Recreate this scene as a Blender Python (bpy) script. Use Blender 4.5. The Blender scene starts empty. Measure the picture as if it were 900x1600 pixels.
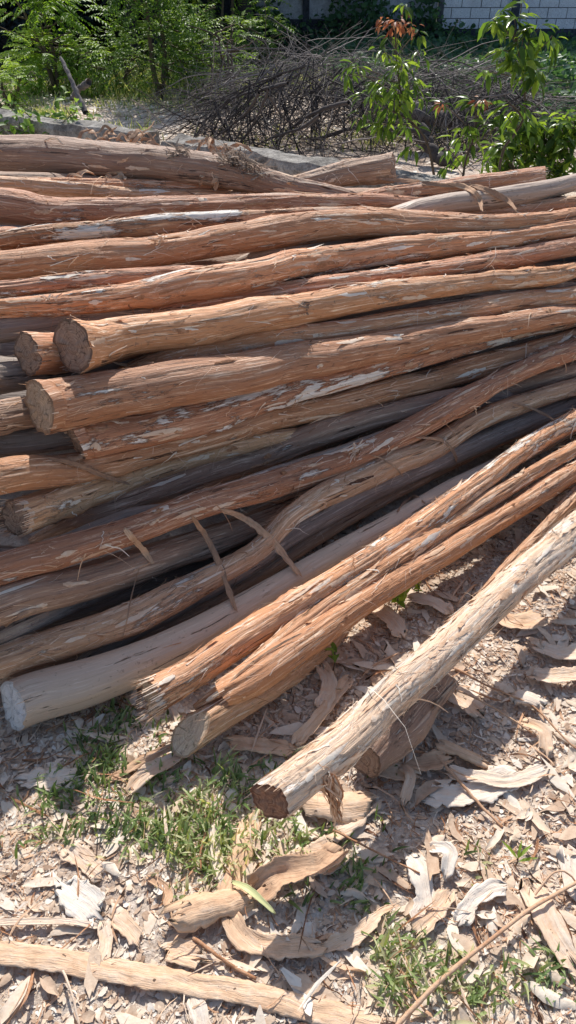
import bpy, math, random
import numpy as np
from mathutils import Vector

LOGS = {"fore": [[-0.0353, 0.8068, 0.25, 0.038], [0.0665, 0.9007, 0.238, 0.0414], [0.1533, 0.9865, 0.228, 0.0407], [0.2172, 1.0607, 0.22, 0.0408], [0.303, 1.1517, 0.21, 0.0428], [0.3954, 1.2461, 0.205, 0.044], [0.4975, 1.3556, 0.2, 0.0445], [0.6113, 1.4785, 0.19, 0.0454], [0.7345, 1.6028, 0.18, 0.0462], [0.8662, 1.7301, 0.175, 0.0466], [1.0347, 1.8797, 0.17, 0.0471]], "barkedge": [[0.5419, 1.5414, 0.04, 0.0144], [0.6648, 1.6853, 0.06, 0.0182], [0.794, 1.8198, 0.08, 0.021], [0.9206, 1.9543, 0.1, 0.0215], [1.0613, 2.1098, 0.12, 0.0222]], "front_low": [[-0.149, 1.1289, 0.17, 0.0328], [-0.0784, 1.1911, 0.16, 0.0412], [0.0846, 1.36, 0.14, 0.0404], [0.2724, 1.5335, 0.13, 0.037], [0.4827, 1.6997, 0.125, 0.0348], [0.7195, 1.8882, 0.13, 0.0332], [0.8456, 1.982, 0.14, 0.034], [0.9806, 2.086, 0.15, 0.033], [1.1247, 2.1975, 0.16, 0.0322]], "front_up": [[-0.0326, 1.282, 0.16, 0.0253], [0.0858, 1.4109, 0.16, 0.026], [0.2748, 1.5812, 0.16, 0.0275], [0.4905, 1.773, 0.16, 0.0281], [0.7305, 1.9659, 0.17, 0.0268], [0.8587, 2.0616, 0.18, 0.0241], [0.9923, 2.1557, 0.19, 0.0232], [1.1325, 2.2518, 0.2, 0.0219]], "front_orange": [[-0.3213, 1.1349, 0.16, 0.0416], [-0.236, 1.1991, 0.16, 0.0392], [-0.0835, 1.3414, 0.16, 0.0411], [0.0, 1.406, 0.165, 0.0394], [0.1812, 1.5595, 0.17, 0.0365], [0.3857, 1.7392, 0.18, 0.0349], [0.4974, 1.837, 0.19, 0.0342], [0.6166, 1.9421, 0.2, 0.0332], [0.7471, 2.0669, 0.21, 0.0328], [0.8851, 2.1904, 0.22, 0.0339], [1.0235, 2.2892, 0.23, 0.0323], [1.167, 2.3852, 0.24, 0.0313]], "block": [[-0.2382, 1.0891, 0.07, 0.0407], [-0.1442, 1.1681, 0.065, 0.041], [-0.0497, 1.2444, 0.06, 0.0384]], "smooth": [[-0.6864, 1.1663, 0.075, 0.0598], [-0.6303, 1.1959, 0.075, 0.061], [-0.4956, 1.2489, 0.075, 0.0594], [-0.341, 1.3308, 0.08, 0.0527], [-0.1781, 1.4473, 0.085, 0.0466], [0.0, 1.5969, 0.09, 0.0389], [0.1978, 1.7496, 0.1, 0.0364], [0.3042, 1.8279, 0.105, 0.0354], [0.4172, 1.9173, 0.11, 0.0343], [0.5369, 2.0123, 0.115, 0.0339], [0.6618, 2.1021, 0.12, 0.0315], [0.8444, 2.2225, 0.13, 0.0284], [1.0459, 2.3707, 0.14, 0.0272]], "split": [[-0.7268, 1.2488, 0.1447, 0.0385], [-0.5825, 1.3195, 0.1425, 0.0411], [-0.4284, 1.3945, 0.1452, 0.0442], [-0.335, 1.4652, 0.142, 0.0426], [-0.2267, 1.5461, 0.1504, 0.0365], [-0.0933, 1.6398, 0.1721, 0.0302], [0.0, 1.7454, 0.2072, 0.0308], [0.0986, 1.8358, 0.2208, 0.0375], [0.2028, 1.9174, 0.2203, 0.0404], [0.3659, 2.0211, 0.2333, 0.0405], [0.4856, 2.1125, 0.2234, 0.0409], [0.67, 2.248, 0.2547, 0.0361], [0.8663, 2.3651, 0.2594, 0.0328], [1.0744, 2.4782, 0.2577, 0.0319], [1.2327, 2.5831, 0.2451, 0.0305]], "darkgrey": [[-0.4419, 1.4144, 0.0688, 0.0258], [-0.2768, 1.5451, 0.0884, 0.0334], [-0.0961, 1.6769, 0.1144, 0.0364], [0.0, 1.7886, 0.1139, 0.0412], [0.2077, 1.933, 0.1478, 0.0428], [0.3769, 2.0487, 0.1497, 0.0394], [0.5558, 2.1595, 0.1611, 0.0387], [0.6833, 2.2434, 0.1652, 0.0375], [0.8162, 2.3286, 0.1714, 0.039], [0.9549, 2.4102, 0.1714, 0.0379], [1.0994, 2.4966, 0.1765, 0.0343], [1.2496, 2.5816, 0.1792, 0.0329]], "knotted": [[-0.714, 1.3695, 0.3528, 0.0383], [-0.5814, 1.4612, 0.3298, 0.04], [-0.4339, 1.5579, 0.3124, 0.0378], [-0.2717, 1.669, 0.3121, 0.0378], [-0.0944, 1.7719, 0.2995, 0.0398], [0.0, 1.8632, 0.269, 0.0413], [0.2043, 1.9794, 0.2712, 0.0415], [0.4, 2.0971, 0.3036, 0.0392], [0.596, 2.2213, 0.3458, 0.04], [0.7249, 2.3232, 0.3567, 0.0338], [0.9179, 2.4382, 0.3823, 0.034], [1.0622, 2.5357, 0.3827, 0.0353], [1.2143, 2.6373, 0.384, 0.0341]], "greyback": [[-0.6548, 1.3694, 0.1786, 0.0261], [-0.538, 1.5069, 0.1382, 0.028], [-0.3624, 1.6557, 0.1128, 0.0301], [-0.1815, 1.7997, 0.0916, 0.0318], [0.0212, 1.9435, 0.0815, 0.0334]], "brown": [[-0.7166, 1.3185, 0.2769, 0.0494], [-0.5919, 1.4262, 0.2282, 0.0472], [-0.4476, 1.5452, 0.1928, 0.0477], [-0.2836, 1.6705, 0.1629, 0.0448], [-0.0997, 1.8053, 0.1389, 0.043], [0.105, 1.9515, 0.1286, 0.039], [0.3295, 2.0961, 0.1296, 0.0347]], "eyed": [[-0.6903, 1.4923, 0.4175, 0.0448], [-0.6381, 1.5925, 0.3777, 0.0456], [-0.5441, 1.7027, 0.3503, 0.0441], [-0.4265, 1.8143, 0.3388, 0.0377], [-0.293, 1.895, 0.3327, 0.034], [-0.1399, 1.9623, 0.3332, 0.0292]], "whitepatch": [[-0.7137, 1.5084, 0.5322, 0.0426], [-0.6031, 1.6495, 0.4534, 0.0409], [-0.4577, 1.7752, 0.4106, 0.0411], [-0.2864, 1.8806, 0.3972, 0.0405], [-0.0994, 1.9944, 0.3949, 0.0403], [0.0, 2.0821, 0.3729, 0.042], [0.2131, 2.1845, 0.3666, 0.0415], [0.4412, 2.295, 0.3668, 0.0406], [0.6847, 2.4111, 0.3708, 0.0418], [0.9439, 2.5351, 0.383, 0.0382], [1.0945, 2.6384, 0.3783, 0.037], [1.2513, 2.7393, 0.3745, 0.0358]], "shade": [[-0.5031, 1.7206, 0.2793, 0.0352], [-0.2952, 1.8682, 0.2703, 0.0429], [-0.1023, 1.9836, 0.2709, 0.0445], [0.105, 2.0818, 0.2934, 0.0419], [0.3233, 2.1761, 0.3101, 0.0374], [0.5531, 2.2675, 0.3197, 0.0343]], "shaderight": [[0.422, 2.2284, 0.2535, 0.0337], [0.5728, 2.3272, 0.247, 0.0348], [0.8269, 2.4464, 0.2643, 0.0361], [1.0958, 2.5663, 0.281, 0.0376], [1.254, 2.6632, 0.2672, 0.0364]], "flaky": [[-0.5657, 1.6784, 0.5266, 0.0455], [-0.5264, 1.7336, 0.5016, 0.0519], [-0.3652, 1.8279, 0.487, 0.0499], [-0.1905, 1.9354, 0.4748, 0.0478], [0.0, 2.0601, 0.4708, 0.0424], [0.2076, 2.1755, 0.4589, 0.0363], [0.4321, 2.3008, 0.4604, 0.0314], [0.6063, 2.4137, 0.4438, 0.0262], [0.8161, 2.535, 0.4361, 0.0227], [1.0883, 2.662, 0.4348, 0.0189]], "thickbutt": [[-0.6191, 1.6226, 0.6603, 0.0709], [-0.5821, 1.6977, 0.6282, 0.0689], [-0.4335, 1.7913, 0.6142, 0.0649], [-0.2709, 1.8836, 0.596, 0.0641], [-0.094, 1.9812, 0.5817, 0.0589], [0.0, 2.074, 0.5578, 0.0537], [0.2034, 2.1765, 0.5397, 0.0501], [0.4231, 2.2896, 0.5307, 0.0457], [0.6596, 2.4038, 0.5199, 0.0411], [0.9131, 2.5196, 0.5092, 0.036], [1.0655, 2.6251, 0.4835, 0.0327], [1.2265, 2.7333, 0.4606, 0.0314]], "strip": [[-0.2812, 2.0059, 0.6229, 0.0369], [-0.0977, 2.1119, 0.6095, 0.0367], [0.1017, 2.2144, 0.5877, 0.0363], [0.3175, 2.3223, 0.57, 0.0356], [0.5502, 2.4359, 0.557, 0.0369], [0.8, 2.5553, 0.5492, 0.0361], [1.0672, 2.6717, 0.5359, 0.0328], [1.2289, 2.7809, 0.5127, 0.0315]], "greyunder": [[-0.231, 2.0977, 0.6451, 0.0305], [0.0, 2.2441, 0.6134, 0.0324], [0.2151, 2.3813, 0.5804, 0.0342], [0.5651, 2.5271, 0.5608, 0.0314], [0.9485, 2.683, 0.551, 0.0282]], "trident": [[-0.5598, 1.7842, 0.7525, 0.0626], [-0.5142, 1.8507, 0.7283, 0.056], [-0.4431, 1.9249, 0.7125, 0.0523], [-0.2752, 2.0091, 0.7031, 0.0507], [-0.0949, 2.1, 0.6988, 0.0507], [0.0, 2.1807, 0.6787, 0.0485], [0.1015, 2.2652, 0.66, 0.0461], [0.3153, 2.3666, 0.6552, 0.0415], [0.5436, 2.4683, 0.6484, 0.0345], [0.6743, 2.56, 0.6268, 0.0313], [0.9288, 2.6544, 0.6075, 0.032], [1.0785, 2.7575, 0.5983, 0.028], [1.2358, 2.8605, 0.5884, 0.0266]], "stub": [[-0.6819, 1.787, 0.7276, 0.0517], [-0.6272, 1.8661, 0.6947, 0.0486], [-0.5259, 1.9513, 0.6692, 0.0432], [-0.3952, 2.0392, 0.6517, 0.0372]], "twisty": [[-0.7734, 1.9119, 0.7977, 0.024], [-0.6229, 1.9886, 0.7804, 0.0301], [-0.4607, 2.0727, 0.7687, 0.0365], [-0.2863, 2.1666, 0.7646, 0.0471], [-0.0989, 2.2658, 0.7589, 0.0443], [0.0, 2.3683, 0.75, 0.0442], [0.1064, 2.4644, 0.7306, 0.0463], [0.3307, 2.5744, 0.7272, 0.0437], [0.5704, 2.6773, 0.7128, 0.0386], [0.826, 2.7865, 0.7047, 0.0328], [1.0977, 2.9013, 0.7015, 0.0315], [1.2599, 3.0062, 0.6838, 0.03]], "whitebark": [[-0.7937, 1.9957, 0.8197, 0.021], [-0.6703, 2.06, 0.8113, 0.0216], [-0.5579, 2.1215, 0.7992, 0.0241], [-0.4197, 2.1812, 0.7845, 0.0267], [-0.2934, 2.24, 0.7685, 0.0254]], "behindtwist": [[-0.3281, 2.1483, 0.7005, 0.0248], [-0.1003, 2.258, 0.6965, 0.0257], [0.1037, 2.3544, 0.6923, 0.0267], [0.3212, 2.4477, 0.6848, 0.0276], [0.5522, 2.5443, 0.6802, 0.0306], [0.6833, 2.6347, 0.6659, 0.0314], [0.8215, 2.7282, 0.654, 0.0347], [1.0879, 2.8337, 0.6562, 0.0312], [1.2441, 2.9257, 0.6404, 0.0296]], "longorange": [[-0.8211, 2.1051, 0.8445, 0.0399], [-0.6939, 2.1727, 0.8354, 0.0411], [-0.5779, 2.2402, 0.8252, 0.0461], [-0.4452, 2.307, 0.812, 0.0453], [-0.3048, 2.3833, 0.8082, 0.0442], [-0.1566, 2.4638, 0.8064, 0.0473], [0.0, 2.5502, 0.8081, 0.053], [0.2207, 2.6376, 0.8026, 0.0463], [0.4546, 2.7148, 0.7771, 0.0432], [0.7022, 2.794, 0.7508, 0.0328], [0.9637, 2.8863, 0.7392, 0.0287], [1.1144, 2.9789, 0.7308, 0.027], [1.2718, 3.0691, 0.7192, 0.0253]], "curvedgrey": [[-0.0219, 2.5616, 0.7381, 0.0258], [0.1118, 2.6323, 0.741, 0.0303], [0.2513, 2.7176, 0.7584, 0.0325], [0.4442, 2.8179, 0.7868, 0.0361], [0.5983, 2.9053, 0.794, 0.0353], [0.8098, 2.9942, 0.7928, 0.0364], [1.0095, 3.0965, 0.7917, 0.0345], [1.1683, 3.2061, 0.7952, 0.0326], [1.3346, 3.3193, 0.8019, 0.0308]], "bow": [[-0.9259, 2.4928, 0.9005, 0.0509], [-0.7973, 2.5292, 0.8701, 0.0482], [-0.6419, 2.5818, 0.8591, 0.0406], [-0.437, 2.6431, 0.852, 0.0349], [-0.1118, 2.7112, 0.8414, 0.0335], [0.1145, 2.7811, 0.8284, 0.0321], [0.3522, 2.8517, 0.8111, 0.0305], [0.5056, 2.9229, 0.7891, 0.0265], [0.6908, 2.9982, 0.7729, 0.0222]], "patchwhite": [[-0.7428, 2.256, 0.8864, 0.0247], [-0.5917, 2.3446, 0.872, 0.0275], [-0.4083, 2.4367, 0.8594, 0.0305], [-0.2111, 2.5294, 0.8456, 0.0295], [0.0, 2.6228, 0.8305, 0.024], [0.2479, 2.7134, 0.8126, 0.0225]], "shortleft": [[-0.8576, 2.2455, 0.871, 0.0343], [-0.7781, 2.2931, 0.8575, 0.0292], [-0.6549, 2.3359, 0.8378, 0.0238], [-0.5458, 2.377, 0.8204, 0.0202]], "tworight": [[0.5061, 2.8929, 0.7466, 0.024], [0.7156, 2.9745, 0.7416, 0.027], [0.9294, 3.0372, 0.7381, 0.0275], [1.1449, 3.0903, 0.7451, 0.0254], [1.2882, 3.1342, 0.7403, 0.0257]], "upright": [[0.4073, 3.0815, 0.8776, 0.0488], [0.2197, 3.0305, 0.8645, 0.0408], [0.0483, 2.9757, 0.8439, 0.0331], [-0.1196, 2.9263, 0.8248, 0.0281]], "farend": [[1.0332, 3.1867, 0.8194, 0.0383], [0.8266, 3.0933, 0.8235, 0.0348], [0.6102, 2.9991, 0.8241, 0.0291], [0.3567, 2.9071, 0.8254, 0.026]], "toplog": [[-1.086, 3.0426, 0.9317, 0.0675], [-0.715, 2.9945, 0.9269, 0.063], [-0.3538, 2.9458, 0.9116, 0.0571], [-0.164, 2.9054, 0.8883, 0.0482], [0.0, 2.871, 0.8617, 0.0389], [0.163, 2.8472, 0.8413, 0.0298]], "thintop": [[-0.98, 2.6814, 0.9145, 0.0261], [-0.7868, 2.7595, 0.8818, 0.0247], [-0.5802, 2.8404, 0.8476, 0.0209], [-0.2398, 2.9288, 0.815, 0.0192], [0.1236, 3.0196, 0.793, 0.0173]], "backpale": [[-0.9145, 2.7517, 0.905, 0.0178], [-0.7541, 2.8149, 0.8826, 0.0206], [-0.5846, 2.8774, 0.8622, 0.0234], [-0.3583, 2.9355, 0.8406, 0.0239], [-0.1699, 2.978, 0.8226, 0.0218]], "leftpair": [[-0.7935, 1.5536, 0.6469, 0.0379], [-0.7354, 1.6459, 0.6169, 0.0401], [-0.6679, 1.7354, 0.5832, 0.039], [-0.5543, 1.823, 0.5524, 0.039]], "leftdark": [[-0.8141, 1.6607, 0.7077, 0.0346], [-0.7679, 1.7858, 0.6595, 0.0372], [-0.6359, 1.9127, 0.6129, 0.038], [-0.3853, 2.0448, 0.5746, 0.0384]], "leftdark2": [[-0.8447, 1.8048, 0.7785, 0.033], [-0.7854, 1.907, 0.7413, 0.0347], [-0.6066, 2.0256, 0.7172, 0.0347], [-0.3692, 2.1578, 0.6884, 0.0329]], "leftdark3": [[-0.8069, 1.5437, 0.5846, 0.0314], [-0.7603, 1.6568, 0.5264, 0.0335], [-0.5931, 1.7814, 0.4819, 0.0355], [-0.3615, 1.915, 0.4539, 0.0337]], "fill0": [[-0.9438, 2.0998, 0.7887, 0.0333], [-0.6192, 2.2957, 0.7372, 0.0345], [-0.2301, 2.5056, 0.7027, 0.0353], [0.2233, 2.7372, 0.7065, 0.0359], [0.7336, 2.9278, 0.6932, 0.0363], [1.2987, 3.1164, 0.6782, 0.0362]], "fill1": [[-0.7308, 2.0155, 0.7082, 0.0329], [-0.4314, 2.1887, 0.6669, 0.0336], [-0.0821, 2.393, 0.6628, 0.0342], [0.3181, 2.5874, 0.6407, 0.035], [0.7702, 2.785, 0.6199, 0.0353], [1.2745, 2.9858, 0.6022, 0.0355]], "fill2": [[-0.4095, 2.1268, 0.6355, 0.0349], [-0.1398, 2.2616, 0.6075, 0.035], [0.1605, 2.4243, 0.6013, 0.0353], [0.4939, 2.5624, 0.5567, 0.0352], [0.8623, 2.7593, 0.5778, 0.0351], [1.2661, 2.9144, 0.5428, 0.0354]], "fill3": [[-0.7299, 1.922, 0.5925, 0.0326], [-0.4318, 2.105, 0.5561, 0.0336], [-0.0823, 2.2971, 0.5298, 0.0343], [0.3189, 2.4954, 0.5113, 0.0349], [0.7671, 2.6734, 0.4954, 0.035], [1.256, 2.8539, 0.5034, 0.0347]], "fill4": [[-0.7857, 1.7195, 0.4851, 0.0309], [-0.4928, 1.9163, 0.4468, 0.0322], [-0.1417, 2.1137, 0.4101, 0.0331], [0.2675, 2.3309, 0.3965, 0.0338], [0.7355, 2.546, 0.3785, 0.0341], [1.2627, 2.8021, 0.4121, 0.0339]], "fill5": [[-0.8417, 1.4984, 0.3976, 0.0295], [-0.5772, 1.7321, 0.2739, 0.0314], [-0.2191, 1.9941, 0.2445, 0.0326], [0.2142, 2.2176, 0.2198, 0.0332], [0.7138, 2.5005, 0.2718, 0.0332], [1.2801, 2.7848, 0.3241, 0.0338]], "fill6": [[-0.8428, 1.3481, 0.2011, 0.0289], [-0.5709, 1.5697, 0.1046, 0.0303], [-0.2177, 1.8405, 0.0729, 0.0308], [0.2143, 2.1362, 0.1128, 0.0313], [0.7156, 2.4432, 0.1868, 0.0326], [1.285, 2.7364, 0.2435, 0.0336]], "fill7": [[-0.8571, 1.3484, 0.1484, 0.0299], [-0.681, 1.4678, 0.0724, 0.0301], [-0.473, 1.6177, 0.0355, 0.0296], [-0.2329, 1.7884, 0.0258, 0.0287], [0.0392, 2.0051, 0.0464, 0.0288], [0.3447, 2.1993, 0.0709, 0.0293]], "fill8": [[-0.8249, 1.2574, 0.0264, 0.0291], [-0.5365, 1.3766, 0.0257, 0.0285], [-0.225, 1.5856, 0.0248, 0.0275], [0.1431, 1.901, 0.0557, 0.0283], [0.5845, 2.2234, 0.0952, 0.0305], [1.0994, 2.5426, 0.1302, 0.0319]], "fill9": [[-1.0191, 2.3631, 0.8466, 0.036], [-0.7441, 2.4961, 0.7983, 0.0363], [-0.4315, 2.6526, 0.7897, 0.0364], [-0.0835, 2.7724, 0.7627, 0.0361], [0.2947, 2.9121, 0.76, 0.0357], [0.7038, 3.0265, 0.7216, 0.0352]], "fill10": [[-1.1624, 2.8127, 0.8909, 0.041], [-0.9199, 2.8746, 0.8653, 0.0401], [-0.6646, 2.9374, 0.8399, 0.0392], [-0.395, 2.9981, 0.8274, 0.038], [-0.114, 3.0333, 0.7986, 0.0366], [0.1761, 3.0638, 0.764, 0.0351]], "fill11": [[-0.7946, 1.4386, 0.3243, 0.0297], [-0.6819, 1.4904, 0.2814, 0.0287], [-0.5593, 1.5768, 0.2848, 0.0269], [-0.4269, 1.6609, 0.2887, 0.0274], [-0.2852, 1.724, 0.2686, 0.0267], [-0.1347, 1.8119, 0.2809, 0.025]]}
DRAPE = {"a": [[-0.2666, 1.6215, 0.3151], [-0.2577, 1.6333, 0.2846], [-0.2476, 1.6383, 0.2589], [-0.2365, 1.6357, 0.2371], [-0.2249, 1.6247, 0.2188], [-0.2123, 1.6073, 0.2059], [-0.2001, 1.5808, 0.1954], [-0.1876, 1.5477, 0.1898], [-0.178, 1.5339, 0.1675], [-0.1694, 1.5167, 0.1506], [-0.1603, 1.4939, 0.1395], [-0.1506, 1.4664, 0.1355], [-0.1415, 1.4433, 0.1293], [-0.1333, 1.4294, 0.1138]], "a_w": [0.0117, 0.3], "b": [[-0.1907, 1.668, 0.3015], [-0.1721, 1.6882, 0.2785], [-0.1524, 1.7018, 0.2606], [-0.1318, 1.7068, 0.2453], [-0.1104, 1.702, 0.2316], [-0.0886, 1.6908, 0.2231], [-0.0695, 1.671, 0.2172], [-0.0513, 1.6522, 0.2096], [-0.0338, 1.6529, 0.1847], [-0.0159, 1.6455, 0.1625], [0.0022, 1.632, 0.1456], [0.0184, 1.6121, 0.1334], [0.0332, 1.5875, 0.1251], [0.0485, 1.5816, 0.0994]], "b_w": [0.0149, 0.6], "c": [[-0.4307, 1.5262, 0.3474], [-0.4248, 1.5232, 0.3412], [-0.4192, 1.5216, 0.3339], [-0.414, 1.5215, 0.3252], [-0.4094, 1.5236, 0.3148], [-0.4059, 1.5301, 0.3004], [-0.4053, 1.5478, 0.2764], [-0.4029, 1.5594, 0.2574], [-0.3988, 1.5648, 0.2435], [-0.3935, 1.5637, 0.2343], [-0.3871, 1.5557, 0.2293], [-0.3812, 1.5496, 0.2227], [-0.3758, 1.5455, 0.2143], [-0.3709, 1.5432, 0.2042]], "c_w": [0.014, 0.7], "d": [[-0.8578, 1.4493, 0.0045], [-0.783, 1.3572, 0.1243], [-0.7525, 1.3385, 0.1626], [-0.7195, 1.3139, 0.2063], [-0.6843, 1.2835, 0.2555], [-0.6735, 1.2881, 0.2607], [-0.6657, 1.2936, 0.2618], [-0.658, 1.2994, 0.2625], [-0.6505, 1.3055, 0.2631], [-0.6428, 1.312, 0.2618], [-0.6351, 1.3192, 0.2571], [-0.6272, 1.3264, 0.2524], [-0.6193, 1.3338, 0.2475], [-0.6114, 1.3413, 0.2426]], "d_w": [0.0073, 0.35], "e": [[0.4162, 2.0574, 0.2989], [0.4465, 2.0777, 0.283], [0.4758, 2.0913, 0.2714], [0.5039, 2.098, 0.264], [0.5199, 2.0948, 0.2554], [0.5336, 2.0955, 0.2417], [0.5515, 2.1119, 0.2177], [0.5639, 2.1214, 0.1979], [0.5705, 2.1242, 0.1824], [0.5761, 2.1228, 0.1695], [0.5838, 2.1313, 0.1497], [0.6024, 2.1865, 0.0969], [0.6193, 2.2347, 0.0482], [0.6345, 2.2759, 0.0035]], "e_w": [0.0077, 0.3], "f": [[0.6938, 2.9972, 0.8338], [0.7097, 2.9899, 0.8304], [0.7235, 2.974, 0.8292], [0.7351, 2.9498, 0.8302], [0.7513, 2.9448, 0.8262], [0.7667, 2.9426, 0.8201], [0.7819, 2.9428, 0.8127], [0.7979, 2.9459, 0.8044], [0.8145, 2.9505, 0.7957], [0.8282, 2.946, 0.7884], [0.8384, 2.9318, 0.7816], [0.846, 2.9091, 0.7773], [0.8511, 2.8782, 0.7755], [0.8535, 2.839, 0.7762]], "f_w": [0.0145, 0.3], "g": [[0.6021, 2.9681, 0.8458], [0.6228, 2.9715, 0.8407], [0.6437, 2.9753, 0.8356], [0.6628, 2.9706, 0.8325], [0.6799, 2.9574, 0.8317], [0.6868, 2.9341, 0.8308], [0.6919, 2.9198, 0.8262], [0.6989, 2.9135, 0.8195], [0.7067, 2.911, 0.8118], [0.7128, 2.9056, 0.8034], [0.7143, 2.89, 0.795], [0.7137, 2.8662, 0.7891], [0.711, 2.8341, 0.7856], [0.7061, 2.7939, 0.7848]], "g_w": [0.0143, 0.5], "h": [[-0.6426, 1.5977, 0.5295], [-0.6263, 1.6029, 0.5228], [-0.6111, 1.6114, 0.5139], [-0.5962, 1.6216, 0.5037], [-0.5815, 1.6331, 0.4926], [-0.5673, 1.6374, 0.483], [-0.5541, 1.6403, 0.4724], [-0.5414, 1.6453, 0.4603], [-0.5294, 1.6529, 0.4463], [-0.5154, 1.6673, 0.4268], [-0.4965, 1.6938, 0.3971], [-0.4747, 1.7136, 0.3718], [-0.451, 1.729, 0.3493], [-0.4298, 1.7577, 0.3169]], "h_w": [0.0095, 0.15], "i": [[0.7863, 2.2957, 0.291], [0.8059, 2.2968, 0.2845], [0.8272, 2.3022, 0.2755], [0.8506, 2.3129, 0.2633], [0.8743, 2.324, 0.2509], [0.8928, 2.327, 0.241], [0.9068, 2.3215, 0.2351], [0.9181, 2.3091, 0.2333], [0.9261, 2.2886, 0.2364], [0.9273, 2.2616, 0.2439], [0.9182, 2.2276, 0.2566], [0.9159, 2.2107, 0.2591], [0.9162, 2.1999, 0.258], [0.9176, 2.1918, 0.2553]], "i_w": [0.0056, 0.2], "j": [[0.3451, 1.8619, 0.1454], [0.354, 1.8769, 0.1443], [0.3636, 1.8957, 0.1406], [0.3769, 1.9323, 0.1234], [0.3886, 1.9607, 0.1127], [0.3987, 1.9805, 0.1042], [0.4061, 1.9879, 0.103], [0.4123, 1.989, 0.1065], [0.4161, 1.9786, 0.1186], [0.4196, 1.9595, 0.1327], [0.4233, 1.9277, 0.1475], [0.4311, 1.9157, 0.1477], [0.4402, 1.9092, 0.1436], [0.4501, 1.9064, 0.1368]], "j_w": [0.0063, 0.15], "k": [[-0.408, 1.5179, 0.2177], [-0.4129, 1.5074, 0.2043], [-0.4181, 1.498, 0.1898], [-0.4216, 1.4829, 0.1808], [-0.4235, 1.462, 0.1775], [-0.422, 1.4366, 0.1816], [-0.4179, 1.4063, 0.1924], [-0.417, 1.387, 0.1926], [-0.4173, 1.3721, 0.1886], [-0.4191, 1.3599, 0.181], [-0.4226, 1.3494, 0.17], [-0.4272, 1.3421, 0.1555], [-0.434, 1.3418, 0.1333], [-0.4594, 1.3976, 0.0485]], "k_w": [0.0026, 0.3], "l": [[0.2628, 1.9637, 0.2915], [0.273, 1.9685, 0.285], [0.2837, 1.9758, 0.2767], [0.2936, 1.9776, 0.2721], [0.3026, 1.9728, 0.272], [0.3114, 1.9654, 0.2698], [0.3205, 1.9595, 0.2648], [0.3302, 1.9564, 0.2577], [0.3404, 1.9562, 0.2488], [0.3498, 1.9588, 0.2382], [0.3572, 1.9642, 0.2264], [0.3675, 1.9852, 0.2035], [0.3767, 1.9995, 0.1851], [0.3849, 2.0073, 0.1713]], "l_w": [0.0041, 0.35], "m": [[-0.4874, 1.79, 0.7134], [-0.4824, 1.8121, 0.6973], [-0.482, 1.853, 0.6716], [-0.4792, 1.8863, 0.6495], [-0.4739, 1.9117, 0.6312], [-0.4677, 1.9314, 0.62], [-0.4601, 1.9442, 0.6145], [-0.4504, 1.9488, 0.613], [-0.4389, 1.9452, 0.6158], [-0.4244, 1.9336, 0.6228], [-0.4062, 1.914, 0.6341], [-0.3867, 1.8867, 0.6492], [-0.3661, 1.8518, 0.6681], [-0.3529, 1.853, 0.6688]], "m_w": [0.0071, 0.75], "n": [[-0.1463, 1.1167, 0.2065], [-0.1358, 1.1313, 0.2071], [-0.1252, 1.1468, 0.207], [-0.1146, 1.1631, 0.2061], [-0.1038, 1.1803, 0.2044], [-0.0876, 1.1972, 0.2035], [-0.0685, 1.215, 0.2017], [-0.0491, 1.2334, 0.1995], [-0.0293, 1.252, 0.1975], [-0.0111, 1.2682, 0.1957], [0.0037, 1.2791, 0.1946], [0.0187, 1.2903, 0.1931], [0.0338, 1.3019, 0.1916], [0.0491, 1.3137, 0.1897]], "n_w": [0.0039, 0.5], "o": [[0.3412, 3.0159, 0.8521], [0.3756, 3.0193, 0.8481], [0.409, 3.014, 0.8462], [0.4411, 3.0002, 0.8465], [0.4715, 2.9778, 0.8489], [0.4963, 2.9469, 0.8536], [0.5243, 2.9471, 0.8504], [0.5531, 2.9513, 0.8462], [0.5824, 2.9577, 0.8415], [0.614, 2.9665, 0.8375], [0.6502, 2.9799, 0.8351], [0.6868, 2.994, 0.8325], [0.7238, 3.0085, 0.8299], [0.7613, 3.0235, 0.8271]], "o_w": [0.0121, 0.2]}
SCRAPS = [[-0.801, 2.983, 0.988], [-0.775, 3.074, 0.987], [-0.722, 3.067, 0.977], [-0.686, 3.082, 0.996], [-0.645, 3.071, 0.983], [-0.601, 3.085, 1.0], [-0.565, 3.068, 0.979], [-0.524, 3.062, 0.972], [-0.493, 3.077, 0.991], [-0.349, 3.059, 0.968], [-0.318, 3.074, 0.987], [-0.269, 3.054, 0.96], [-0.236, 3.042, 0.945], [-0.197, 3.046, 0.951], [-0.347, 2.921, 0.963], [-0.75, 2.812, 0.903], [-0.666, 2.841, 0.893], [-0.582, 2.939, 0.871], [-0.377, 2.911, 0.869], [-0.291, 2.882, 0.881], [-0.221, 2.871, 0.873], [-0.509, 2.93, 0.871]]

sc = bpy.context.scene
col = sc.collection
PI = math.pi

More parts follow.
